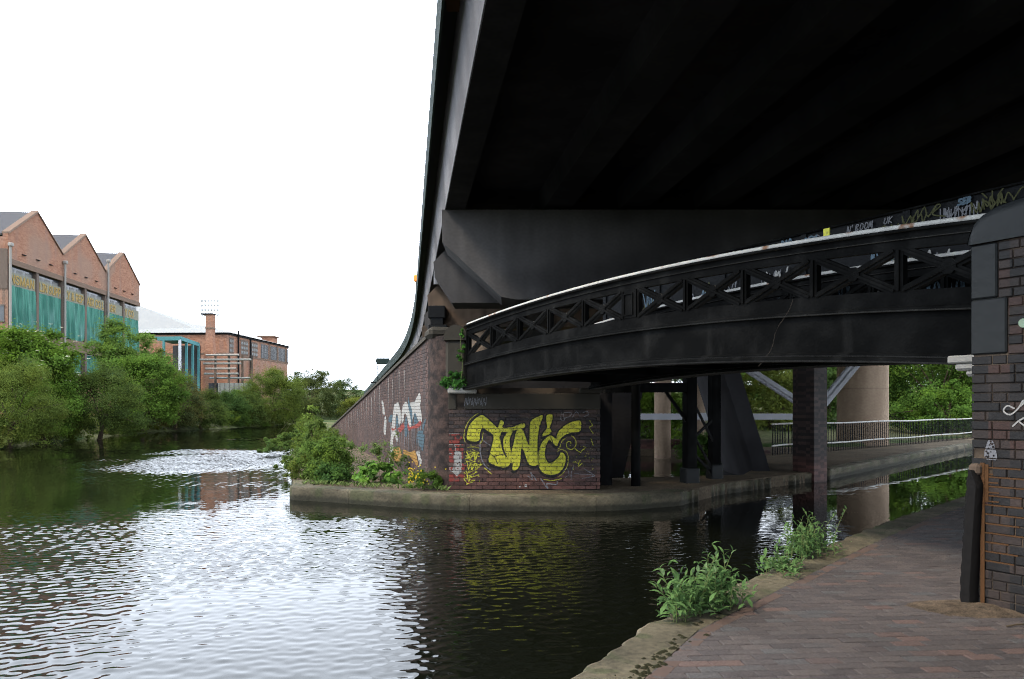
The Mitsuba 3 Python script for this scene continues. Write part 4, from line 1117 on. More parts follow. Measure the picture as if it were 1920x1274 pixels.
# ------------------------------------------------------------------ iron posts under the duct, truss, railing, retaining wall
posts = [('round black iron post nearest the painted abutment', 2.58, 16.2, 2.35, 0.10), ('square black iron post with a base block, left of the braced pair', 3.86, 16.9, 2.6, 0.12), ('square black iron post with a base block, right of the braced pair', 4.66, 17.9, 2.6, 0.11)]
for lab, x, y, h, r in posts:
    k = thing('iron_post', lab, 'post', 'iron posts under the bridge')
    if r == 0.10: put('shaft', MB().tube([[x, y, -0.05], [x, y, h - .3], [x, y, h - .18], [x, y, h]], [r, r * .95, r * 1.5, r * 2.0], 16).mesh(), 'iron', k, smooth=40)
    else:
        put('shaft', MB().box((x, y, h / 2 + .3), (2 * r, 2 * r, h), rot=.25, ch=.01).mesh(), 'iron', k)
        put('base_block', MB().box((x, y, 0.13), (2.7 * r, 2.7 * r, 0.36), rot=.25, ch=.02).mesh(), 'engineering_stone', k)
hb = thing('iron_beam', 'dark horizontal beam carried by the first two iron posts', 'beam')
put('beam', MB().bar((1.9, 16.15, 2.02), (3.78, 16.85, 2.05), 0.16, 0.2).mesh(), 'iron', hb)
put('knee_brace', MB().bar((3.3, 16.66, 1.95), (3.8, 16.84, 1.3), 0.05, 0.06).mesh(), 'iron', hb)
br = thing('cross_bracing', 'thin iron cross bracing between the two square posts', 'bracing')
for a, b in (((3.95, 16.98, 1.75), (4.6, 17.8, .85)), ((3.95, 17.02, 1.05), (4.6, 17.84, .2)), ((4.0, 17.0, .98), (4.62, 17.85, 1.35)), ((3.95, 16.98, .62), (4.58, 17.85, .12))):
    put('brace', MB().bar(a, b, 0.035, 0.06).mesh(), 'iron', br)

tr = thing('steel_truss', 'pale grey steel truss with a level chord and V shaped braces behind the brick pillar', 'truss')
put('bottom_chord', MB().box((6.4, 28.0, 1.30), (9.6, 0.26, 0.22)).mesh(), 'truss_grey', tr)
put('splice_plate', MB().box((6.95, 27.86, 1.30), (0.42, 0.03, 0.27)).mesh(), 'truss_grey', tr)
for w in (0.0, 0.55):
    put('diagonal', MB().bar((4.4, 28.05 + w, 5.75), (11.0, 28.05 + w, 1.45), 0.14, 0.24, up=(0, 1, 0)).mesh(), 'truss_grey', tr)
    put('diagonal', MB().bar((14.6, 28.05 + w, 5.75), (11.05, 28.05 + w, 1.45), 0.14, 0.24, up=(0, 1, 0)).mesh(), 'truss_grey', tr)
put('top_chord', MB().box((9.5, 28.0, 5.8), (15, 0.26, 0.22)).mesh(), 'truss_grey', tr)

rl = thing('railing', 'thin black railing with two white rails on the far side of the canal arm', 'railing')
rls = LineString(railing_line)
for h in (1.05, 0.31):
    put('rail', MB().tube([(rls.interpolate(s).x, rls.interpolate(s).y, h + .012 * math.sin(s * .9)) for s in np.arange(0, rls.length, 0.6)], 0.032, 8).mesh(), 'rail_paint', rl, smooth=50)
bar_ = mikit.ply(MB().box((0, 0, .5), (0.028, 0.028, 1.04)).mesh(), 'dark_steel')
for i in range(int(rls.length / 0.21)):
    p = rls.interpolate(i * 0.21 + .05)
    if i < 140: put_copy('baluster', bar_, T4().translate([p.x, p.y, 0]).rotate([0, 0, 1], 43), rl)
rwl = thing('retaining_wall', 'low dark retaining wall behind the water under the viaduct', 'wall')
put('wall', MB().bar((-1.6, 31.5, -0.5), (8.0, 31.1, -0.5), 0.5, 1.7).bar((8.0, 31.1, -0.5), (9.0, 27.6, -0.5), 0.4, 1.2).mesh(), 'soot_brick', rwl)

# ------------------------------------------------------------------ works buildings on the left bank
FO = np.array([-35.0, 54.0]); FU = np.array([-0.0797, 0.9968]); FN = np.array([0.9968, 0.0797])


def F(u, w, z, O=FO, U_=FU, N_=FN):
    u = np.asarray(u, float)
    return np.stack([O[0] + U_[0] * u + N_[0] * w, O[1] + U_[1] * u + N_[1] * w, z + 0 * u], -1)


def fbox(u0, u1, w0, w1, z0, z1, **k): return MB().corners([F(u0, w0, z0, **k), F(u1, w0, z0, **k), F(u1, w1, z0, **k), F(u0, w1, z0, **k), F(u0, w0, z1, **k), F(u1, w0, z1, **k), F(u1, w1, z1, **k), F(u0, w1, z1, **k)]).mesh()


fac = thing('brick_factory', 'old orange brick factory with three gables and green netting over its upper windows', 'factory')
E_ = 1.6
ZB, ZT, ZV, ZA = 10.06 + E_, 10.45 + E_, 12.15 + E_, 14.55 + E_
GW = 7.67
for g in range(3):
    u0 = g * GW
    pr = [(u0, ZT + .001), (u0 + GW, ZT + .001), (u0 + GW, ZV), (u0 + GW / 2, ZA), (u0, ZV)]
    v, f = tri(Polygon(pr))
    fr = F(v[:, 0], 0.0, v[:, 1]); bk = F(v[:, 0], -0.35, v[:, 1])
    ringf = [[F(a, 0, b), F(a, -0.35, b)] for a, b in pr]
    m = MB().add(fr, f).add(bk, f[:, ::-1])
    for i in range(5): m.add([ringf[i][0], ringf[(i + 1) % 5][0], ringf[(i + 1) % 5][1], ringf[i][1]], [[0, 1, 2, 3]])
    put('gable_wall', m.mesh(), 'works_brick', fac)
    for a, b, c, d in ((u0, ZV, u0 + GW / 2, ZA), (u0 + GW / 2, ZA, u0 + GW, ZV)):
        put('gable_coping', MB().corners([F(a, -0.42, b + .001), F(c, -0.42, d + .001), F(c, 0.10, d + .001), F(a, 0.10, b + .001), F(a, -0.42, b + .13), F(c, -0.42, d + .13), F(c, 0.06, d + .13), F(a, 0.06, b + .13)]).mesh(), 'render_band', fac)
        put('roof', MB().corners([F(a, -28, b - .12), F(c, -28, d - .12), F(c, -0.43, d - .12), F(a, -0.43, b - .12), F(a, -28, b + .02), F(c, -28, d + .02), F(c, -0.43, d + .02), F(a, -0.43, b + .02)]).mesh(), 'slate', fac)
    for k in range(3): put('wall_bracket', fbox(u0 + 1.75 + 1.9 * k, u0 + 2.2 + 1.9 * k, 0.001, 0.10, ZT + .55, ZT + .60), 'dark_steel', fac)
FL = 3 * GW
put('concrete_band', fbox(0, FL, -0.35, 0.08, ZB, ZT), 'render_band', fac)
put('lower_wall', fbox(0, FL, -0.40, 0.0, 0.5, 4.4), 'works_brick', fac)
put('sill_band', fbox(0, FL, -0.35, 0.06, 6.2, 7.15), 'render_band', fac)
put('rear_infill', fbox(0.1, FL - .1, -0.6, -0.45, 4.4, ZB), 'dark_void', fac)
bays = [(i * FL / 6, (i + 1) * FL / 6) for i in range(6)]
texts = ['NSMAN', 'LIN SUPP', 'LY & REP', 'AIR CO L', 'UGR', 'Y CO']
for i, (a, b) in enumerate(bays):
    put('column', fbox(a - 0.14 + (0.14 if i == 0 else 0), a + 0.2, -0.38, 0.03, 4.4, ZB), 'board', fac)
    a1, b1 = a + 0.24, b - 0.18
    w = put('window', fbox(a1, b1, -0.28, -0.24, ZB - 0.95, ZB - .02), 'glass_pane', fac)
    for k in range(3):
        t = a1 + (k + .15) * (b1 - a1) / 3
        put('pane', fbox(t, t + .7 * (b1 - a1) / 3, -0.235, -0.225, ZB - 0.55 - .12 * (k % 2), ZB - .22), 'white_roof', w)
    sb = put('sign_board', fbox(a1, b1, -0.10, -0.05, 8.62 + E_, 9.56 + E_), 'sign_board', fac)
    tm = meshkit.text_mesh(texts[i], 0.62, 0.02, bold=True)
    v = np.array(tm.vertices); wd_ = v[:, 0].max()
    sc = min(1.0, (b1 - a1 - .2) / wd_)
    put('lettering', (F(a1 + .1 + v[:, 0] * sc, -0.04 + v[:, 2], 8.78 + E_ + v[:, 1]), tm.faces), 'sign_yellow', sb)
    nu, nz = 26, 16
    uu, zz = np.meshgrid(np.linspace(a1, b1, nu), np.linspace(0, 1, nz))
    sag = 0.10 * np.sin(uu * 2.1 + i * 1.3) * (1 - zz)
    hh = 5.55 + E_ + sag + zz * (8.62 - 5.55)
    ww = -0.02 + 0.10 * (meshkit.fbm(np.stack([uu * 2.4 + 9 * i, zz * 0.9, 0 * uu], -1), 3, 2) - .5) + 0.05 * np.sin(uu * 7 + 3 * zz + i)
    gi_, gj_ = np.meshgrid(np.arange(nz - 1), np.arange(nu - 1), indexing='ij')
    qq = np.stack([gi_ * nu + gj_, gi_ * nu + gj_ + 1, (gi_ + 1) * nu + gj_ + 1, (gi_ + 1) * nu + gj_], -1).reshape(-1, 4)
    put('netting', (F(uu.ravel(), 0, 0) + np.stack([FN[0] * ww.ravel(), FN[1] * ww.ravel(), hh.ravel()], -1), qq), 'netting', fac, smooth=True)
    w2 = put('window', fbox(a1, b1, -0.30, -0.22, 4.45, 6.15), 'glass_pane', fac)
    put('netting', fbox(a1 + .3, b1 - .3, -0.20, -0.18, 4.5, 6.1), 'netting', w2)
# side wall towards the viewer
S_ = dict(O=F(0.0, 0, 0)[:2], U_=-FN, N_=-FU)
put('side_wall', fbox(0.0, 28, -0.4, 0.0, 0.5, ZV - .2, **S_), 'works_brick', fac)
put('side_panel', fbox(0.02, 3.2, 0.002, 0.05, 8.3 + E_, 11.1 + E_, **S_), 'board', fac)
for k in range(3):
    w3 = put('side_window', fbox(0.25 + 2.5 * k, 2.0 + 2.5 * k, 0.001, 0.04, 6.1 + E_, 7.1 + E_, **S_), 'glass_pane', fac)
    put('frame', MB().add(*fbox(0.2 + 2.5 * k, 2.05 + 2.5 * k, 0.041, 0.08, 7.1 + E_, 7.2 + E_, **S_)).add(*fbox(0.2 + 2.5 * k, 2.05 + 2.5 * k, 0.041, 0.08, 6.0 + E_, 6.1 + E_, **S_)).mesh(), 'frame_paint', w3)
for u, z1 in ((-0.02, ZV - .9), (GW, ZT + 1.0), (2 * GW + .15, ZV + .9)):
    put('drain_pipe', MB().tube([F(u, 0.17, 2.0), F(u, 0.17, z1)], 0.085, 10).mesh(), 'pipe_white', fac, smooth=40)
    put('hopper', MB().box(F(u, 0.2, z1 + .12), (0.3, 0.3, 0.26), ch=.04).mesh(), 'pipe_white', fac)

# long works building with the curved end
wk = thing('long_workshop', 'long low orange brick workshop with a curved far end and white roof', 'workshop')
WO = np.array([-36.6, 100.0]); WU = np.array([0.0618, 0.9981]); WN = np.array([0.9981, -0.0618])
KW = dict(O=WO, U_=WU, N_=WN)
arc = [tuple(F(u, 0, 0, **KW)[:2]) for u in (0, 10, 21)]
cen = F(21, -7, 0, **KW)[:2]
for t in np.linspace(0, 1.75, 10)[1:]: arc.append((cen[0] + 7 * (math.cos(t) * WN[0] + math.sin(t) * WU[0]), cen[1] + 7 * (math.cos(t) * WN[1] + math.sin(t) * WU[1])))
footp = arc + [tuple(F(24, -16, 0, **KW)[:2]), tuple(F(0, -16, 0, **KW)[:2])]
we = 9.5 + E_
put('wall', slab(Polygon(footp), 0.4, we), 'works_brick', wk)
put('eaves_band', slab(Polygon(footp).buffer(.12), we + .001, we + .22), 'dark_steel', wk)
put('sill_band', slab(Polygon(footp).buffer(.05), 6.95 + E_, 7.15 + E_), 'render_band', wk)
rt = MB()
cx_, cy_ = F(9, -8, 0, **KW)[:2]; c2x, c2y = F(19, -8, 0, **KW)[:2]
rim = list(Polygon(footp).buffer(.35).exterior.coords)[:-1]
for a, b in zip(rim, rim[1:] + rim[:1]):
    def apex(p):
        u = (p[0] - WO[0]) * WU[0] + (p[1] - WO[1]) * WU[1]; t = min(1, max(0, (u - 9) / 10)); return (cx_ + (c2x - cx_) * t, cy_ + (c2y - cy_) * t, we + 2.3)
    rt.add([(a[0], a[1], we + .23), (b[0], b[1], we + .23), apex(b), apex(a)], [[0, 1, 2, 3]])
put('roof', rt.mesh(), 'white_roof', wk)
for a, b, dark in ((0.5, 1.8, 0), (4.1, 6.5, 0), (7.7, 9.9, 0), (11.2, 13.9, 1), (14.9, 17.3, 1), (18.1, 20.9, 1)):
    wn = put('window', fbox(a, b, 0.001, 0.05, 7.2 + E_, 9.2 + E_, **KW), 'dark_void' if dark else 'board', wk)
    if dark:
        for k in range(5): put('glazing_bar', fbox(a + (k + .5) * (b - a) / 5 - .04, a + (k + .5) * (b - a) / 5 + .04, 0.051, 0.08, 7.2 + E_, 9.2 + E_, **KW), 'frame_paint', wn)
    else:
        for k in range(3):
            for j in range(3): put('pane', fbox(a + .1 + k * (b - a) / 3, a + (b - a) / 3 * (k + 1) - .12, 0.051, 0.08, 7.35 + E_ + .62 * j, 7.7 + E_ + .62 * j, **KW), 'white_roof', wn)
for u in (14.4, 17.7, 21.1): put('window_pier', fbox(u - .25, u + .25, 0.001, 0.10, 7.16 + E_, 9.45 + E_, **KW), 'render_band', wk)
for t in (0.18, .45, .72, 1.0, 1.3):
    p = cen + 7.04 * np.array([math.cos(t) * WN[0] + math.sin(t) * WU[0], math.cos(t) * WN[1] + math.sin(t) * WU[1]])
    put('window', MB().box((p[0], p[1], 8.2 + E_), (0.12, 1.5, 2.0), rot=math.atan2(p[1] - cen[1], p[0] - cen[0])).mesh(), 'dark_void', wk)
for u, top in ((3.0, we + .8), (7.05, we)): put('drain_pipe', MB().tube([F(u, 0.2, 0.5, **KW), F(u, 0.2, top, **KW)], 0.12, 8).mesh(), 'dark_steel', wk)
put('stair_block', MB().box((-37.6, 120.5, we + .75), (1.8, 2.0, 1.5)).mesh(), 'works_brick', wk)
put('block_slab', MB().box((-37.8, 120.5, we + 1.55), (2.8, 2.6, 0.12)).mesh(), 'render_band', wk)

ha = thing('white_roofed_hall', 'brick hall with a broad white sloping roof between the two works buildings', 'hall')
he = 9.9 + E_
put('wall', MB().box((-49.5, 110.0, he / 2), (16.2, 12.0, he)).mesh(), 'works_brick', ha)
put('eaves_band', MB().box((-49.5, 109.98, he + .12), (16.6, 12.4, .22)).mesh(), 'dark_steel', ha)
put('roof', MB().add([(-58, 103.6, he + .24), (-41.1, 103.6, he + .24), (-41.1, 125, he + .24), (-58, 125, he + .24), (-58, 116, he + 5.6), (-55.6, 116, he + 5.4)], [[0, 1, 5, 4], [1, 2, 5, 5], [2, 3, 4, 5]]).mesh(), 'white_roof', ha)
put('loading_door', MB().box((-43.0, 103.95, 7.2), (2.4, .1, 4.6)).mesh(), 'dark_steel', ha)

ch = thing('brick_chimney', 'tall square flared brick chimney stack rising in front of the workshop', 'chimney')
cx0, cy0 = -37.7, 97.2
put('stack', MB().sweep([[[cx0 + a * r, cy0 + b * r, z] for a, b in ((-1, -1), (1, -1), (1, 1), (-1, 1))] for z, r in ((0.5, .75), (5.5, .64), (8.5, .55), (10.5, .42), (13.3, .42))]).mesh(), 'works_brick', ch)
put('cap', MB().box((cx0 - .25, cy0, 13.36), (1.5, 1.1, .14)).mesh(), 'dark_steel', ch)
put('band', MB().box((cx0, cy0, 11.6), (.96, .96, .2)).mesh(), 'render_band', ch)
tf = thing('teal_canopy', 'open teal painted steel canopy beside the white roofed hall', 'canopy')
for x, y, m in ((-40.3, 90, 'teal_paint'), (-38.45, 90, 'truss_grey'), (-38.52, 92, 'teal_paint'), (-38.6, 94, 'teal_paint'), (-38.7, 96, 'teal_paint')): put('column', MB().box((x, y, 5.1), (.24, .24, 9.0)).mesh(), m, tf)
put('fascia', MB().bar((-41.0, 90, 9.6), (-38.4, 90, 9.65), .25, .35).bar((-38.4, 90, 9.65), (-38.7, 96, 9.4), .25, .35).mesh(), 'teal_paint', tf)
put('roof_sheet', MB().corners([(-42, 90, 9.78), (-38.3, 90, 9.83), (-38.6, 96.1, 9.58), (-42, 96.1, 9.55), (-42, 90, 9.88), (-38.3, 90, 9.93), (-38.6, 96.1, 9.68), (-42, 96.1, 9.65)]).mesh(), 'teal_paint', tf)
put('back_wall', MB().box((-40.4, 96.6, 5.0), (3.4, .2, 8.8)).mesh(), 'dark_void', tf)
pk = thing('pipe_rack', 'rusty pipe rack with pale horizontal pipes in front of the workshop', 'pipe rack')
for j, (z, x0, x1, m) in enumerate(((7.9, -36.2, -32.2, 'pipe_white'), (7.35, -37.0, -30.8, 'pipe_grey'), (6.9, -36.6, -32.0, 'pipe_grey'), (6.3, -36.4, -32.6, 'pipe_white'), (5.7, -36.6, -32.4, 'pipe_grey'), (5.2, -36, -31, 'pipe_grey'))):
    put('pipe', MB().tube([(x0, 92 + .12 * j, z), (x1, 91.6 + .12 * j, z)], .12, 8).mesh(), m, pk, smooth=40)
for x in (-35.2, -33.6, -32.0, -30.9): put('upright', MB().box((x, 92.3, 4.3), (.22, .22, 7.2)).mesh(), 'stained_concrete', pk)
put('lower_room', MB().box((-33.6, 93.2, 2.7), (5.0, 1.4, 3.8)).mesh(), 'dark_void', pk)
sd = thing('grey_shed', 'small grey sheet metal shed half hidden by bushes below the pipe rack', 'shed')
put('panel', MB().box((-31.0, 87, 2.6), (3.0, 2.0, 3.6)).mesh(), 'pipe_grey', sd)
for k in range(6): put('rib', MB().box((-32.3 + .52 * k, 85.98, 2.6), (.06, .03, 3.6)).mesh(), 'frame_paint', sd)
fl_ = thing('floodlight_tower', 'faint white floodlight tower with four rows of lamps far behind the chimney', 'floodlight tower')
for r in range(4):
    z = 24.9 - 1.05 * r + .3
    put('lamp_bar', MB().box((-66.0, 170, z - .26), (4.2 - .3 * r, .15, .10)).mesh(), 'pipe_white', fl_)
    for k in range(6): put('lamp', MB().box((-66.0 - 1.7 + .68 * k, 169.8, z), (.42, .3, .42), ch=.06).mesh(), 'lamp_white', fl_)
for s in (-1.9, 1.9): put('frame_post', MB().box((-66.0 + s, 170.2, 23.3), (.12, .12, 4.2)).mesh(), 'pipe_white', fl_)
put('mast', MB().box((-65.9, 170.3, 11.5), (.7, .7, 21)).mesh(), 'pipe_white', fl_)


# ------------------------------------------------------------------ vegetation
def leaf_faces(pos, nrm, L, Wd, rng, col, droop=None):
    """diamond leaves at pos facing nrm; returns (v, f, colours)"""
    n = len(pos)
    nrm = nrm / (np.linalg.norm(nrm, axis=1, keepdims=True) + 1e-9)
    t = rng.normal(size=(n, 3)) if droop is None else droop + 0.45 * rng.normal(size=(n, 3))
    t -= nrm * (t * nrm).sum(1, keepdims=True); t /= np.linalg.norm(t, axis=1, keepdims=True) + 1e-9
    b = np.cross(nrm, t)
    L = L * rng.uniform(.65, 1.3, (n, 1)); Wd = Wd * rng.uniform(.7, 1.25, (n, 1))
    fold = nrm * L * 0.12
    v = np.stack([pos - t * L / 2, pos + b * Wd / 2 + fold, pos + t * L / 2, pos - b * Wd / 2 + fold], 1).reshape(-1, 3)
    i = np.arange(n)[:, None] * 4
    f = np.vstack([i + [0, 1, 2], i + [0, 2, 3]])
    return v, f, np.repeat(col, 4, 0)


def crown(c, rad, n_cl, n_leaf, L, Wd, col, seed, cl_r=0.28, spiky=0.35, up_bias=0.6, flat=0.0, droop=None, var=0.28, tint=(1.15, 1.05, .7)):
    rng = np.random.default_rng(seed)
    c = np.array(c, float); rad = np.array(rad, float)
    d = rng.normal(size=(n_cl, 3)); d /= np.linalg.norm(d, axis=1, keepdims=True)
    d[:, 2] = np.where(d[:, 2] < -0.8, -d[:, 2], d[:, 2])
    k = 1 + spiky * (meshkit.noise(d * 2.1 + seed, seed) - .5) * 2
    rr = rng.uniform(.45, 1.0, (n_cl, 1)) ** .6 * k[:, None]
    cc = c + d * rr * rad
    per = np.maximum(8, (n_leaf / n_cl * rng.uniform(.5, 1.5, n_cl)).astype(int))
    idx = np.repeat(np.arange(n_cl), per); n = len(idx)
    off = rng.normal(size=(n, 3)); off /= np.linalg.norm(off, axis=1, keepdims=True) + 1e-9
    size = cl_r * np.sort(rad)[1] * rng.uniform(.6, 1.35, n_cl)
    off *= np.abs(rng.normal(.55, .42, (n, 1))) * size[idx][:, None] * [1.15, 1.15, .8]
    pos = cc[idx] + off
    out = (pos - c) / rad
    nrm = out * .5 + off / size[idx][:, None] * .5 + np.array([0, 0, up_bias]) + rng.normal(size=(n, 3)) * .55
    tone = rng.uniform(1 - var, 1 + var, n_cl)[idx] * rng.uniform(.8, 1.2, n)
    warm = rng.uniform(0, 1, n_cl)[idx][:, None]
    base = np.array(col) * tone[:, None] * (1 + warm * (np.array(tint) - 1))
    return leaf_faces(pos, nrm, L, Wd, rng, np.clip(base, .003, .9), droop), cc


def tree(name, label, cat, group, base, c, rad, n_cl, n_leaf, L, Wd, col, seed, trunk_r=.12, limbs=9, flowers=0, **kw):
    t = thing(name, label, cat, group)
    big = group in (BG, UG)
    (v, f, colr), cc = crown(c, rad, int(n_cl * (1.7 if big else 1)), int(n_leaf * (1.55 if big else 1.2)), L * 1.05, Wd * 1.15, col, seed, **kw)
    put('crown', (v, f), 'leaf', t, color=colr, kind='stuff')
    rng = np.random.default_rng(seed + 1)
    m = MB()
    b = np.array(base, float); c = np.array(c, float)
    fork = b + (c - b) * np.array([.5, .5, .55])
    m.tube([b + [0, 0, -.3], b + (fork - b) * .5 + rng.normal(size=3) * .05, fork], [trunk_r * 1.25, trunk_r, trunk_r * .8], 8)
    for i in rng.choice(len(cc), min(limbs, len(cc)), replace=False):
        e = cc[i]; s_ = b + (fork - b) * rng.uniform(.6, 1)
        mid = (s_ + e) / 2 + np.array([0, 0, .12]) * np.linalg.norm(e - s_) + rng.normal(size=3) * .04
        m.tube([s_, mid, e], [trunk_r * .55, trunk_r * .3, trunk_r * .1], 6)
    put('trunk', m.mesh(), 'bark', t, smooth=50)
    if flowers:
        k = rng.choice(len(cc), flowers)
        pos = cc[k] + (cc[k] - c) * .22 + rng.normal(size=(flowers, 3)) * .12
        fm = MB()
        for p in pos:
            for _ in range(5):
                q = p + rng.normal(size=3) * [.05, .05, .015]
                a = rng.uniform(0, 6.28); w = .055
                fm.add([q + [w * math.cos(a), w * math.sin(a), .01], q + [-w * math.sin(a), w * math.cos(a), 0], q - [w * math.cos(a), w * math.sin(a), .01], q + [w * math.sin(a), -w * math.cos(a), 0]], [[0, 1, 2, 3]])
        put('blossom', fm.mesh(), 'white_petal', t, kind='stuff')
    return t


BG = 'trees and bushes along the left river bank'
UG = 'trees and bushes seen under the bridge'
OLIVE, ELDER, DARK, FRESH, GREY = (.105, .150, .040), (.082, .152, .030), (.074, .112, .035), (.110, .190, .050), (.092, .122, .048)
BG = 'trees and bushes along the left river bank'
tree('willow_bush', 'fine leaved olive green willow bush at the left picture edge, low over water', 'bush', BG, (-24.2, 37.4, -.1), (-23.9, 37.2, 1.55), (2.4, 2.0, 1.95), 110, 26000, .10, .028, OLIVE, 1, cl_r=.24, up_bias=.35, droop=np.array([0, 0, .6]))
tree('willow_bush', 'willow bush in front of the white flowering elder, mostly cut off by the picture edge', 'bush', BG, (-28.0, 38.5, .1), (-28.0, 38.4, 1.9), (2.0, 2.0, 2.2), 70, 14000, .10, .03, OLIVE, 2, cl_r=.24, up_bias=.35)
tree('elder_tree', 'big deep green elder dotted with white blossom in front of the factory corner', 'tree', BG, (-26.9, 43.6, .6), (-26.9, 43.4, 3.4), (2.5, 2.2, 2.35), 120, 24000, .15, .085, ELDER, 3, cl_r=.22, flowers=150)
tree('elder_tree', 'second elder behind the flowering one at the left picture edge', 'tree', BG, (-31.5, 45.5, .8), (-31.5, 45.5, 3.8), (2.6, 2.4, 2.6), 80, 13000, .15, .085, ELDER, 4, cl_r=.24, flowers=40)
tree('sallow_bush', 'dense dull green sallow bush leaning over the water right of the elder', 'bush', BG, (-24.4, 46, 0), (-23.9, 45.4, 1.9), (2.4, 2.1, 2.05), 120, 26000, .11, .036, DARK, 5, cl_r=.23, up_bias=.4)
tree('sallow_bush', 'shadowy sallow bush between the elder and the water', 'bush', BG, (-25.6, 42.5, 0), (-25.2, 42.2, 1.4), (1.8, 1.6, 1.5), 60, 11000, .10, .04, ELDER, 6, cl_r=.25)
tree('young_tree', 'light green young tree overlapping the netted factory windows', 'tree', BG, (-28.9, 57, .9), (-28.7, 57, 5.9), (1.9, 1.6, 1.75), 70, 9000, .16, .075, FRESH, 7, trunk_r=.10, cl_r=.26, spiky=.5)
tree('bank_tree', 'broad bright green tree in the middle of the left bank below the factory', 'tree', BG, (-26.6, 56, .3), (-26.3, 55.6, 2.7), (3.0, 2.4, 2.75), 130, 24000, .15, .065, (.095, .175, .038), 8, cl_r=.21)
tree('bank_tree', 'pale green tree covering the right end of the factory wall', 'tree', BG, (-30.6, 67, .9), (-30.8, 66.5, 4.0), (2.5, 2.2, 2.6), 110, 18000, .16, .060, (.105, .155, .045), 9, cl_r=.22, spiky=.45)
tree('bank_tree', 'olive brown tinged tree sloping down to the water left of the pipe rack', 'tree', BG, (-26.4, 61, .2), (-26.6, 61, 2.2), (2.5, 2.4, 2.2), 110, 20000, .14, .05, GREY, 10, cl_r=.22, tint=(1.5, 1.0, .8))
tree('bank_tree', 'dark low tree hanging over the water at the end of the near tree row', 'tree', BG, (-26.8, 67, .1), (-26.6, 66.5, 1.4), (2.2, 2.8, 1.6), 100, 17000, .14, .05, DARK, 11, cl_r=.23)
tree('sallow_bush', 'low bush on the bank in front of the grey shed', 'bush', BG, (-28.2, 76, .2), (-28.0, 75.6, 1.25), (2.4, 2.2, 1.6), 80, 11000, .15, .06, (.06, .11, .035), 12, cl_r=.25)
tree('sallow_bush', 'low dark bush right of the grey shed beside the water', 'bush', BG, (-27.6, 80, .2), (-27.2, 79.5, 1.3), (2.0, 2.2, 1.7), 70, 9000, .15, .055, DARK, 13, cl_r=.25)
tree('willow_tree', 'rounded grey green willow below the brick workshop', 'tree', BG, (-26.6, 85, .2), (-25.8, 84.5, 2.6), (3.3, 3.0, 3.0), 130, 24000, .17, .045, OLIVE, 14, cl_r=.22, up_bias=.3, droop=np.array([0, 0, .6]))
tree('willow_tree', 'fresh green tree between the workshop and the willow', 'tree', BG, (-30.6, 87, .6), (-30.0, 86.5, 1.9), (2.2, 2.4, 1.7), 80, 12000, .17, .06, (.085, .15, .04), 15, cl_r=.24)
tree('willow_tree', 'grey green tree at the bend of the river beside the willow', 'tree', BG, (-26.0, 99, .4), (-25.0, 99, 3.2), (3.0, 3.0, 3.2), 110, 17000, .18, .06, GREY, 16, cl_r=.23, spiky=.5)
tree('willow_tree', 'darker tree at the far bend of the river with open twiggy top', 'tree', BG, (-28.2, 104, .6), (-28.4, 103.5, 3.0), (3.0, 3.0, 3.0), 100, 15000, .18, .06, (.065, .10, .045), 17, cl_r=.22, spiky=.6)
tree('willow_tree', 'last small tree right of the river bend before the far hill', 'tree', BG, (-24.0, 108, .8), (-23.6, 108, 3.0), (2.6, 2.6, 2.9), 80, 11000, .18, .06, (.07, .11, .045), 18, cl_r=.24)
tree('far_bush', 'yellow green bush beyond the end of the ramp wall', 'bush', BG, (-21.0, 106, .6), (-21.0, 105, 1.6), (2.6, 2.2, 1.5), 60, 8000, .18, .07, (.16, .20, .05), 19, cl_r=.25)
tree('far_bush', 'dull green far bush under the distant viaduct curve', 'bush', BG, (-17.5, 112, .8), (-17.5, 112, 2.0), (4.0, 2.4, 2.0), 70, 9000, .2, .08, (.08, .11, .045), 20, cl_r=.25)

UG = 'trees and bushes seen under the bridge'
tree('shrub', 'bright green shrub behind the round iron post under the bridge', 'bush', UG, (6.2, 39, .3), (6.0, 39, 1.0), (3.0, 1.6, 1.5), 90, 11000, .16, .07, (.12, .21, .04), 31, cl_r=.24)
tree('shrub', 'bright green shrub left of the raking leg under the bridge', 'bush', UG, (2.0, 40, .3), (2.0, 40, 1.0), (3.2, 1.6, 1.5), 80, 9000, .16, .07, (.11, .19, .04), 32, cl_r=.24)
tree('shrub', 'yellow green shrub between the pale truss braces', 'bush', UG, (14.6, 44, .4), (14.6, 44, 2.0), (2.6, 1.8, 2.2), 80, 9000, .17, .08, (.15, .19, .05), 33, cl_r=.24)
tree('shrub', 'dark shrub behind the brick pillar', 'bush', UG, (18.8, 46, .4), (18.8, 46, 2.0), (3.0, 1.8, 2.3), 80, 9000, .17, .08, (.07, .12, .04), 34, cl_r=.24)
tree('bank_tree', 'tall green tree right of the big round column', 'tree', UG, (28.0, 51, .4), (28.0, 51, 4.2), (4.2, 2.8, 4.3), 140, 20000, .18, .10, (.065, .125, .03), 35, cl_r=.2)
tree('bank_tree', 'dense green tree beyond the end of the railing, partly hidden by the right pier', 'tree', UG, (34.0, 54, .4), (34.0, 54, 4.6), (4.4, 3.0, 4.6), 130, 18000, .18, .10, (.07, .13, .03), 36, cl_r=.2)
tree('bank_tree', 'green tree half behind the big round column', 'tree', UG, (23.2, 53, .4), (23.2, 53, 3.6), (3.4, 2.6, 3.6), 110, 14000, .18, .09, (.055, .11, .03), 37, cl_r=.22)
tree('shrub', 'low green shrub at the foot of the railing beside the big column', 'bush', UG, (25.8, 46, .3), (25.8, 46, 1.4), (3.4, 1.6, 1.6), 80, 10000, .15, .08, (.085, .165, .035), 38, cl_r=.25)
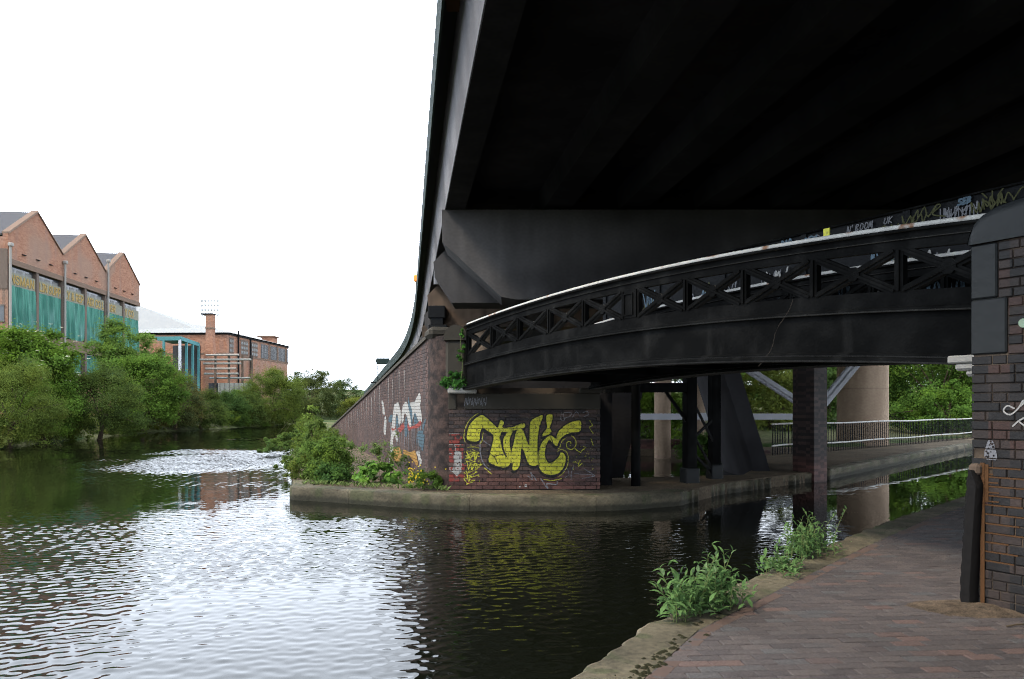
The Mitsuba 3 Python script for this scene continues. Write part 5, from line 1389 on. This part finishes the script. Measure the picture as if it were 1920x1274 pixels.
tree('shrub', 'low plants along the water behind the iron posts', 'bush', UG, (6.9, 27.9, -.1), (6.9, 27.6, .15), (1.1, 1.0, .5), 50, 5000, .09, .05, (.06, .12, .03), 39, cl_r=.28)


sv_, sf_, sc_, sn_ = [], [], [], 0
rng = np.random.default_rng(123)
for i in range(120):
    y = 30 + 78 * (i + rng.uniform(-.4, .4)) / 120
    back = abs(rng.normal(0, 1.6))
    x = lb(y) + .5 - back
    r = rng.uniform(.5, 1.15) * (1 + .25 * back)
    col = [(.10, .15, .03), (.075, .125, .025), (.12, .15, .045), (.085, .105, .035)][rng.integers(4)]
    (v, f, cl), _ = crown((x, y, -.25 + .65 * r + .12 * back), (r * 1.1, r * 1.3, r * .95), 16, 750, .13 + .0006 * y, .055, col, 500 + i, cl_r=.34)
    sv_.append(v); sf_.append(f + sn_); sc_.append(cl); sn_ += len(v)
put('bank_scrub', (np.vstack(sv_), np.vstack(sf_)), 'leaf', color=np.vstack(sc_), label='low tangled scrub along the left water edge', cat='scrub', kind='stuff')
tree('bank_tree', 'dense green tree behind the truss, left of the brick pillar', 'tree', UG, (17.0, 60, .4), (17.0, 60, 2.6), (4.5, 2.4, 2.9), 120, 16000, .22, .11, (.07, .12, .03), 61, cl_r=.24)
tree('bank_tree', 'dense green tree far behind the brick pillar and the big column', 'tree', UG, (24.5, 62, .4), (24.5, 62, 2.8), (5.0, 2.4, 3.1), 120, 16000, .22, .11, (.06, .11, .03), 62, cl_r=.24)
tree('bank_tree', 'pale green trees far behind the iron posts', 'tree', UG, (9.0, 56, .4), (9.0, 56, 1.5), (4.5, 2.0, 1.6), 110, 14000, .22, .11, (.10, .17, .035), 63, cl_r=.25)
tree('bank_tree', 'leafy tree filling the gap between the big column and the right pier', 'tree', UG, (31.0, 58, .4), (31.0, 58, 4.2), (5.0, 2.6, 4.4), 150, 22000, .22, .12, (.065, .12, .03), 64, cl_r=.22)

# ------------------------------------------------------------------ weeds on the island tip
WG = 'weeds on the tip of the island'
tree('weed_bush', 'dense leafy green bush covering the left tip of the island', 'bush', WG, (-4.1, 18.0, 0), (-4.25, 17.9, .42), (.58, .95, .52), 90, 11000, .060, .028, (.105, .175, .045), 41, trunk_r=.02, cl_r=.24)
tree('weed_bush', 'dark leaved lower bush right of the dense bush on the island tip', 'bush', WG, (-3.65, 17.0, 0), (-3.85, 16.85, .18), (.34, .34, .22), 44, 3800, .055, .03, (.07, .14, .045), 42, trunk_r=.015, cl_r=.26)
tree('weed_bush', 'low yellowish bush hanging over the left water edge of the island', 'bush', WG, (-5.0, 17.9, 0), (-4.9, 18.3, .20), (.26, 1.2, .28), 60, 5000, .05, .02, (.12, .165, .045), 43, trunk_r=.015, cl_r=.24)
tree('tall_weed', 'tall pale green sapling rising behind the bush at the island edge', 'plant', WG, (-5.4, 21.2, 0), (-5.45, 21.4, .95), (.26, .26, .62), 30, 1500, .075, .04, (.13, .20, .06), 44, trunk_r=.02, cl_r=.34, spiky=.4)
tree('weed_bush', 'grassy weeds along the island edge further up the river', 'bush', WG, (-6.5, 24, 0), (-6.15, 23.4, .12), (.45, 2.8, .26), 80, 6000, .08, .025, (.11, .17, .05), 45, trunk_r=.015, cl_r=.2)
sv_, sf_, sc_, sn_ = [], [], [], 0
rng = np.random.default_rng(321)
for i in range(90):
    y = 25 + 76 * (i + rng.uniform(-.4, .4)) / 90
    x = rb(y) + abs(rng.normal(.5, .5)); r = rng.uniform(.22, .5) * (1 + y * .006)
    (v, f, cl), _ = crown((x, y, r * .4), (r, r * 1.5, r * .8), 12, 320, .09 + .0008 * y, .045, [(.10, .16, .035), (.12, .17, .05), (.085, .13, .035)][rng.integers(3)], 900 + i, cl_r=.34)
    sv_.append(v); sf_.append(f + sn_); sc_.append(cl); sn_ += len(v)
put('bank_scrub', (np.vstack(sv_), np.vstack(sf_)), 'leaf', color=np.vstack(sc_), label='low scrub along the right river edge beside the ramp wall', cat='scrub', kind='stuff')
tree('weed_bush', 'rough weeds far along the foot of the ramp wall', 'bush', WG, (-10.5, 40, 0), (-9.5, 37, .15), (.6, 8, .36), 140, 9000, .13, .05, (.09, .15, .05), 46, trunk_r=.015, cl_r=.12)
tree('broadleaf_plant', 'low broad leaved plant at the foot of the ramp wall', 'plant', WG, (-2.85, 16.9, 0), (-2.85, 16.75, .16), (.55, .35, .22), 40, 700, .12, .085, (.12, .24, .06), 47, trunk_r=.01, cl_r=.3)
tree('broadleaf_plant', 'straggly pale weeds against the brick ramp wall', 'plant', WG, (-3.0, 18.2, 0), (-3.1, 18.3, .42), (.55, .7, .42), 36, 900, .07, .03, (.11, .17, .06), 48, trunk_r=.01, cl_r=.22, spiky=.8)
yf = tree('flowering_plant', 'yellow flowered plant at the foot of the rounded wall end', 'plant', WG, (-1.75, 15.35, 0), (-1.72, 15.38, .17), (.38, .24, .20), 40, 1800, .05, .022, (.08, .15, .035), 49, trunk_r=.01, cl_r=.26)
fm = MB(); rng = np.random.default_rng(77)
for _ in range(60):
    p = np.array([-1.95 + abs(rng.normal(0, .20)) - .08, 15.22 + rng.normal(0, .06), .12 + abs(rng.normal(.17, .10))])
    for k in range(6):
        a = k * math.pi / 3; r = .013
        d = np.array([math.cos(a), -.35, math.sin(a)]) * r; e = np.array([-math.sin(a), 0, math.cos(a)]) * r * .45
        fm.add([p, p + d * .6 + e, p + d * 1.2, p + d * .6 - e], [[0, 1, 2, 3]])
put('blossom', fm.mesh(), 'yellow_petal', yf, kind='stuff', label='small yellow flowers')
bs = thing('leaning_branch', 'thin bare branch leaning from the wall foot towards the left graffiti', 'branch')
put('stem', MB().tube([(-2.0, 15.55, .03), (-2.25, 15.75, .32), (-2.5, 15.95, .62), (-2.72, 16.15, .86)], [.014, .012, .009, .005], 6).mesh(), 'bark', bs)
iv, _ = crown((-1.12, 15.14, 2.13), (.24, .12, .20), 26, 1400, .055, .05, (.045, .13, .035), 51, cl_r=.35, up_bias=.2)
ivy = thing('ivy', 'ivy tuft growing on the pale bearing stone at the left bridge end', 'ivy', WG)
put('foliage', iv[:2], 'leaf', ivy, color=iv[2], kind='stuff')
iv2, _ = crown((-.98, 15.09, 2.62), (.07, .03, .52), 16, 170, .075, .06, (.06, .16, .04), 52, cl_r=.22, up_bias=.5, flat=1)
put('trailing_foliage', iv2[:2], 'leaf', ivy, color=iv2[2], kind='stuff')
put('vine', MB().tube([(-.98, 15.08, 2.1), (-.96, 15.075, 2.5), (-1.0, 15.075, 2.9), (-.98, 15.08, 3.1)], .006, 5).mesh(), 'stem', ivy)
# grass tufts on kerbs and bank
gm = MB(); rng = np.random.default_rng(90)
sp = []
for _ in range(380):
    t = rng.uniform(0, 1)
    if t < .35: sp.append((rng.uniform(-4.4, -1.2), None))
    else: sp.append((None, None))
for a, _n in sp:
    if a is not None:
        yy = np.interp(a, [-4.4, -2.67, -1.07], [16.3, 15.6, 14.95]) + rng.uniform(0, .3); base = np.array([a, yy, 0])
    else:
        yy = rng.uniform(17, 40); base = np.array([np.interp(yy, [16.4, 26.2, 45], [-4.6, -7.4, -12.0]) + rng.uniform(.05, .7), yy, 0])
    for k in range(7):
        a_ = rng.uniform(0, 6.28); h = rng.uniform(.03, .11); d = np.array([math.cos(a_), math.sin(a_), 0]); w = np.array([-d[1], d[0], 0]) * .006
        gm.add([base - w, base + w, base + d * h * .35 + [0, 0, h * .7] + w * .6, base + d * h * .8 + [0, 0, h]], [[0, 1, 2, 3]])
put('bank_grass', gm.mesh(), 'grass_blade', label='thin grass along the island edge', cat='grass', kind='stuff')
P('grass_blade', (.12, .17, .05), .8, .2)


# ------------------------------------------------------------------ willowherb in the foreground, leaf by leaf
def lance_leaf(L, Wd):
    prof = [(0, .02), (.15, .55), (.35, 1.0), (.6, .85), (.82, .45), (1.0, .02)]
    v, f = [], []
    for t, w in prof:
        z = .22 * L * math.sin(t * 2.2) - .16 * L * t * t
        v += [(L * t, -w * Wd / 2, z + .10 * w * Wd), (L * t, 0, z), (L * t, w * Wd / 2, z + .10 * w * Wd)]
    for i in range(5):
        for j in (0, 1): f.append([i * 3 + j, (i + 1) * 3 + j, (i + 1) * 3 + j + 1, i * 3 + j + 1])
    return (np.array(v), np.array(f))


def herb(label, name, spots, seed, hmin, hmax, L, nleaf, cap, fill_n):
    rng = np.random.default_rng(seed)
    k = thing(name, label, 'plant', 'plants on the kerb of the near towpath')
    lv = [mikit.ply(lance_leaf(L * a, L * b), m, smooth=True) for a, b, m in ((1, .36, 'leaf_green'), (.85, .36, 'leaf_pale'), (1.1, .33, 'leaf_green'), (.75, .40, 'leaf_dark'))]
    cnt = 0
    stuffv = []
    for (x, y) in spots:
        h = rng.uniform(hmin, hmax)
        lean = rng.normal(size=2) * .16 * h
        pts = [np.array([x + lean[0] * t * t * 1.5, y + lean[1] * t * t * 1.5, h * t]) for t in np.linspace(0, 1, 7)]
        put('stem', MB().tube(pts, np.linspace(.0045, .0018, 7), 5).mesh(), 'stem', k)
        n = max(4, int(nleaf * h / hmax))
        for i in range(n):
            t = (i + .6) / n; p = np.array([np.interp(t, np.linspace(0, 1, 7), [q[c] for q in pts]) for c in range(3)])
            az = i * 137.5 + rng.uniform(-25, 25); el = rng.uniform(-5, 28) if t < .8 else rng.uniform(30, 65)
            sc = (1.05 - .45 * t) * rng.uniform(.8, 1.15)
            if cnt < cap:
                put_copy('leaf', lv[rng.choice(4, p=[.4, .25, .25, .1])], T4().translate(p.tolist()).rotate([0, 0, 1], az).rotate([0, 1, 0], -el).rotate([1, 0, 0], rng.uniform(-25, 25)).scale(sc), k)
                cnt += 1
            else: stuffv.append((p, az, el, sc))
    mb = MB(); lm = lance_leaf(L, L * .3)
    for _ in range(fill_n):
        x, y = spots[rng.integers(len(spots))]
        stuffv.append((np.array([x + rng.normal() * .07, y + rng.normal() * .07, abs(rng.normal(0, hmax * .30)) + .01]), rng.uniform(0, 360), rng.uniform(-10, 50), rng.uniform(.6, 1.1)))
    for p, az, el, sc in stuffv:
        M = trimesh.transformations.euler_matrix(rng.uniform(-.4, .4), math.radians(-el), math.radians(az), 'sxyz')[:3, :3]
        mb.add((lm[0] * sc) @ M.T + p, lm[1])
    if stuffv: put('undergrowth', mb.mesh(), 'leaf_green', k, kind='stuff', smooth=True)


rng = np.random.default_rng(3)
e1 = LineString([(1.14, 5.93), (1.62, 6.50)])
spA = [(e1.interpolate(t, normalized=True).x + rng.normal(.13, .09), e1.interpolate(t, normalized=True).y + rng.normal(-.06, .07)) for t in rng.uniform(0, 1, 30)]
herb('leafy willowherb clump hanging over the chipped kerb, nearest the viewer', 'willowherb', spA, 5, .12, .46, .115, 17, 300, 420)
e2 = LineString([(2.36, 7.52), (2.62, 7.84)])
spB = [(e2.interpolate(t, normalized=True).x + rng.normal(.12, .09), e2.interpolate(t, normalized=True).y + rng.normal(-.05, .08)) for t in rng.uniform(0, 1, 13)]
herb('low willowherb clump in the middle of the kerb plants', 'willowherb', spB, 6, .07, .20, .095, 10, 120, 120)
e3 = LineString([(2.92, 8.22), (3.38, 8.76)])
spC = [(e3.interpolate(t, normalized=True).x + rng.normal(.10, .10), e3.interpolate(t, normalized=True).y + rng.normal(0, .10)) for t in rng.uniform(0, 1, 34)]
herb('bushy willowherb clump farthest along the near kerb', 'willowherb', spC, 7, .12, .46, .085, 14, 220, 500)
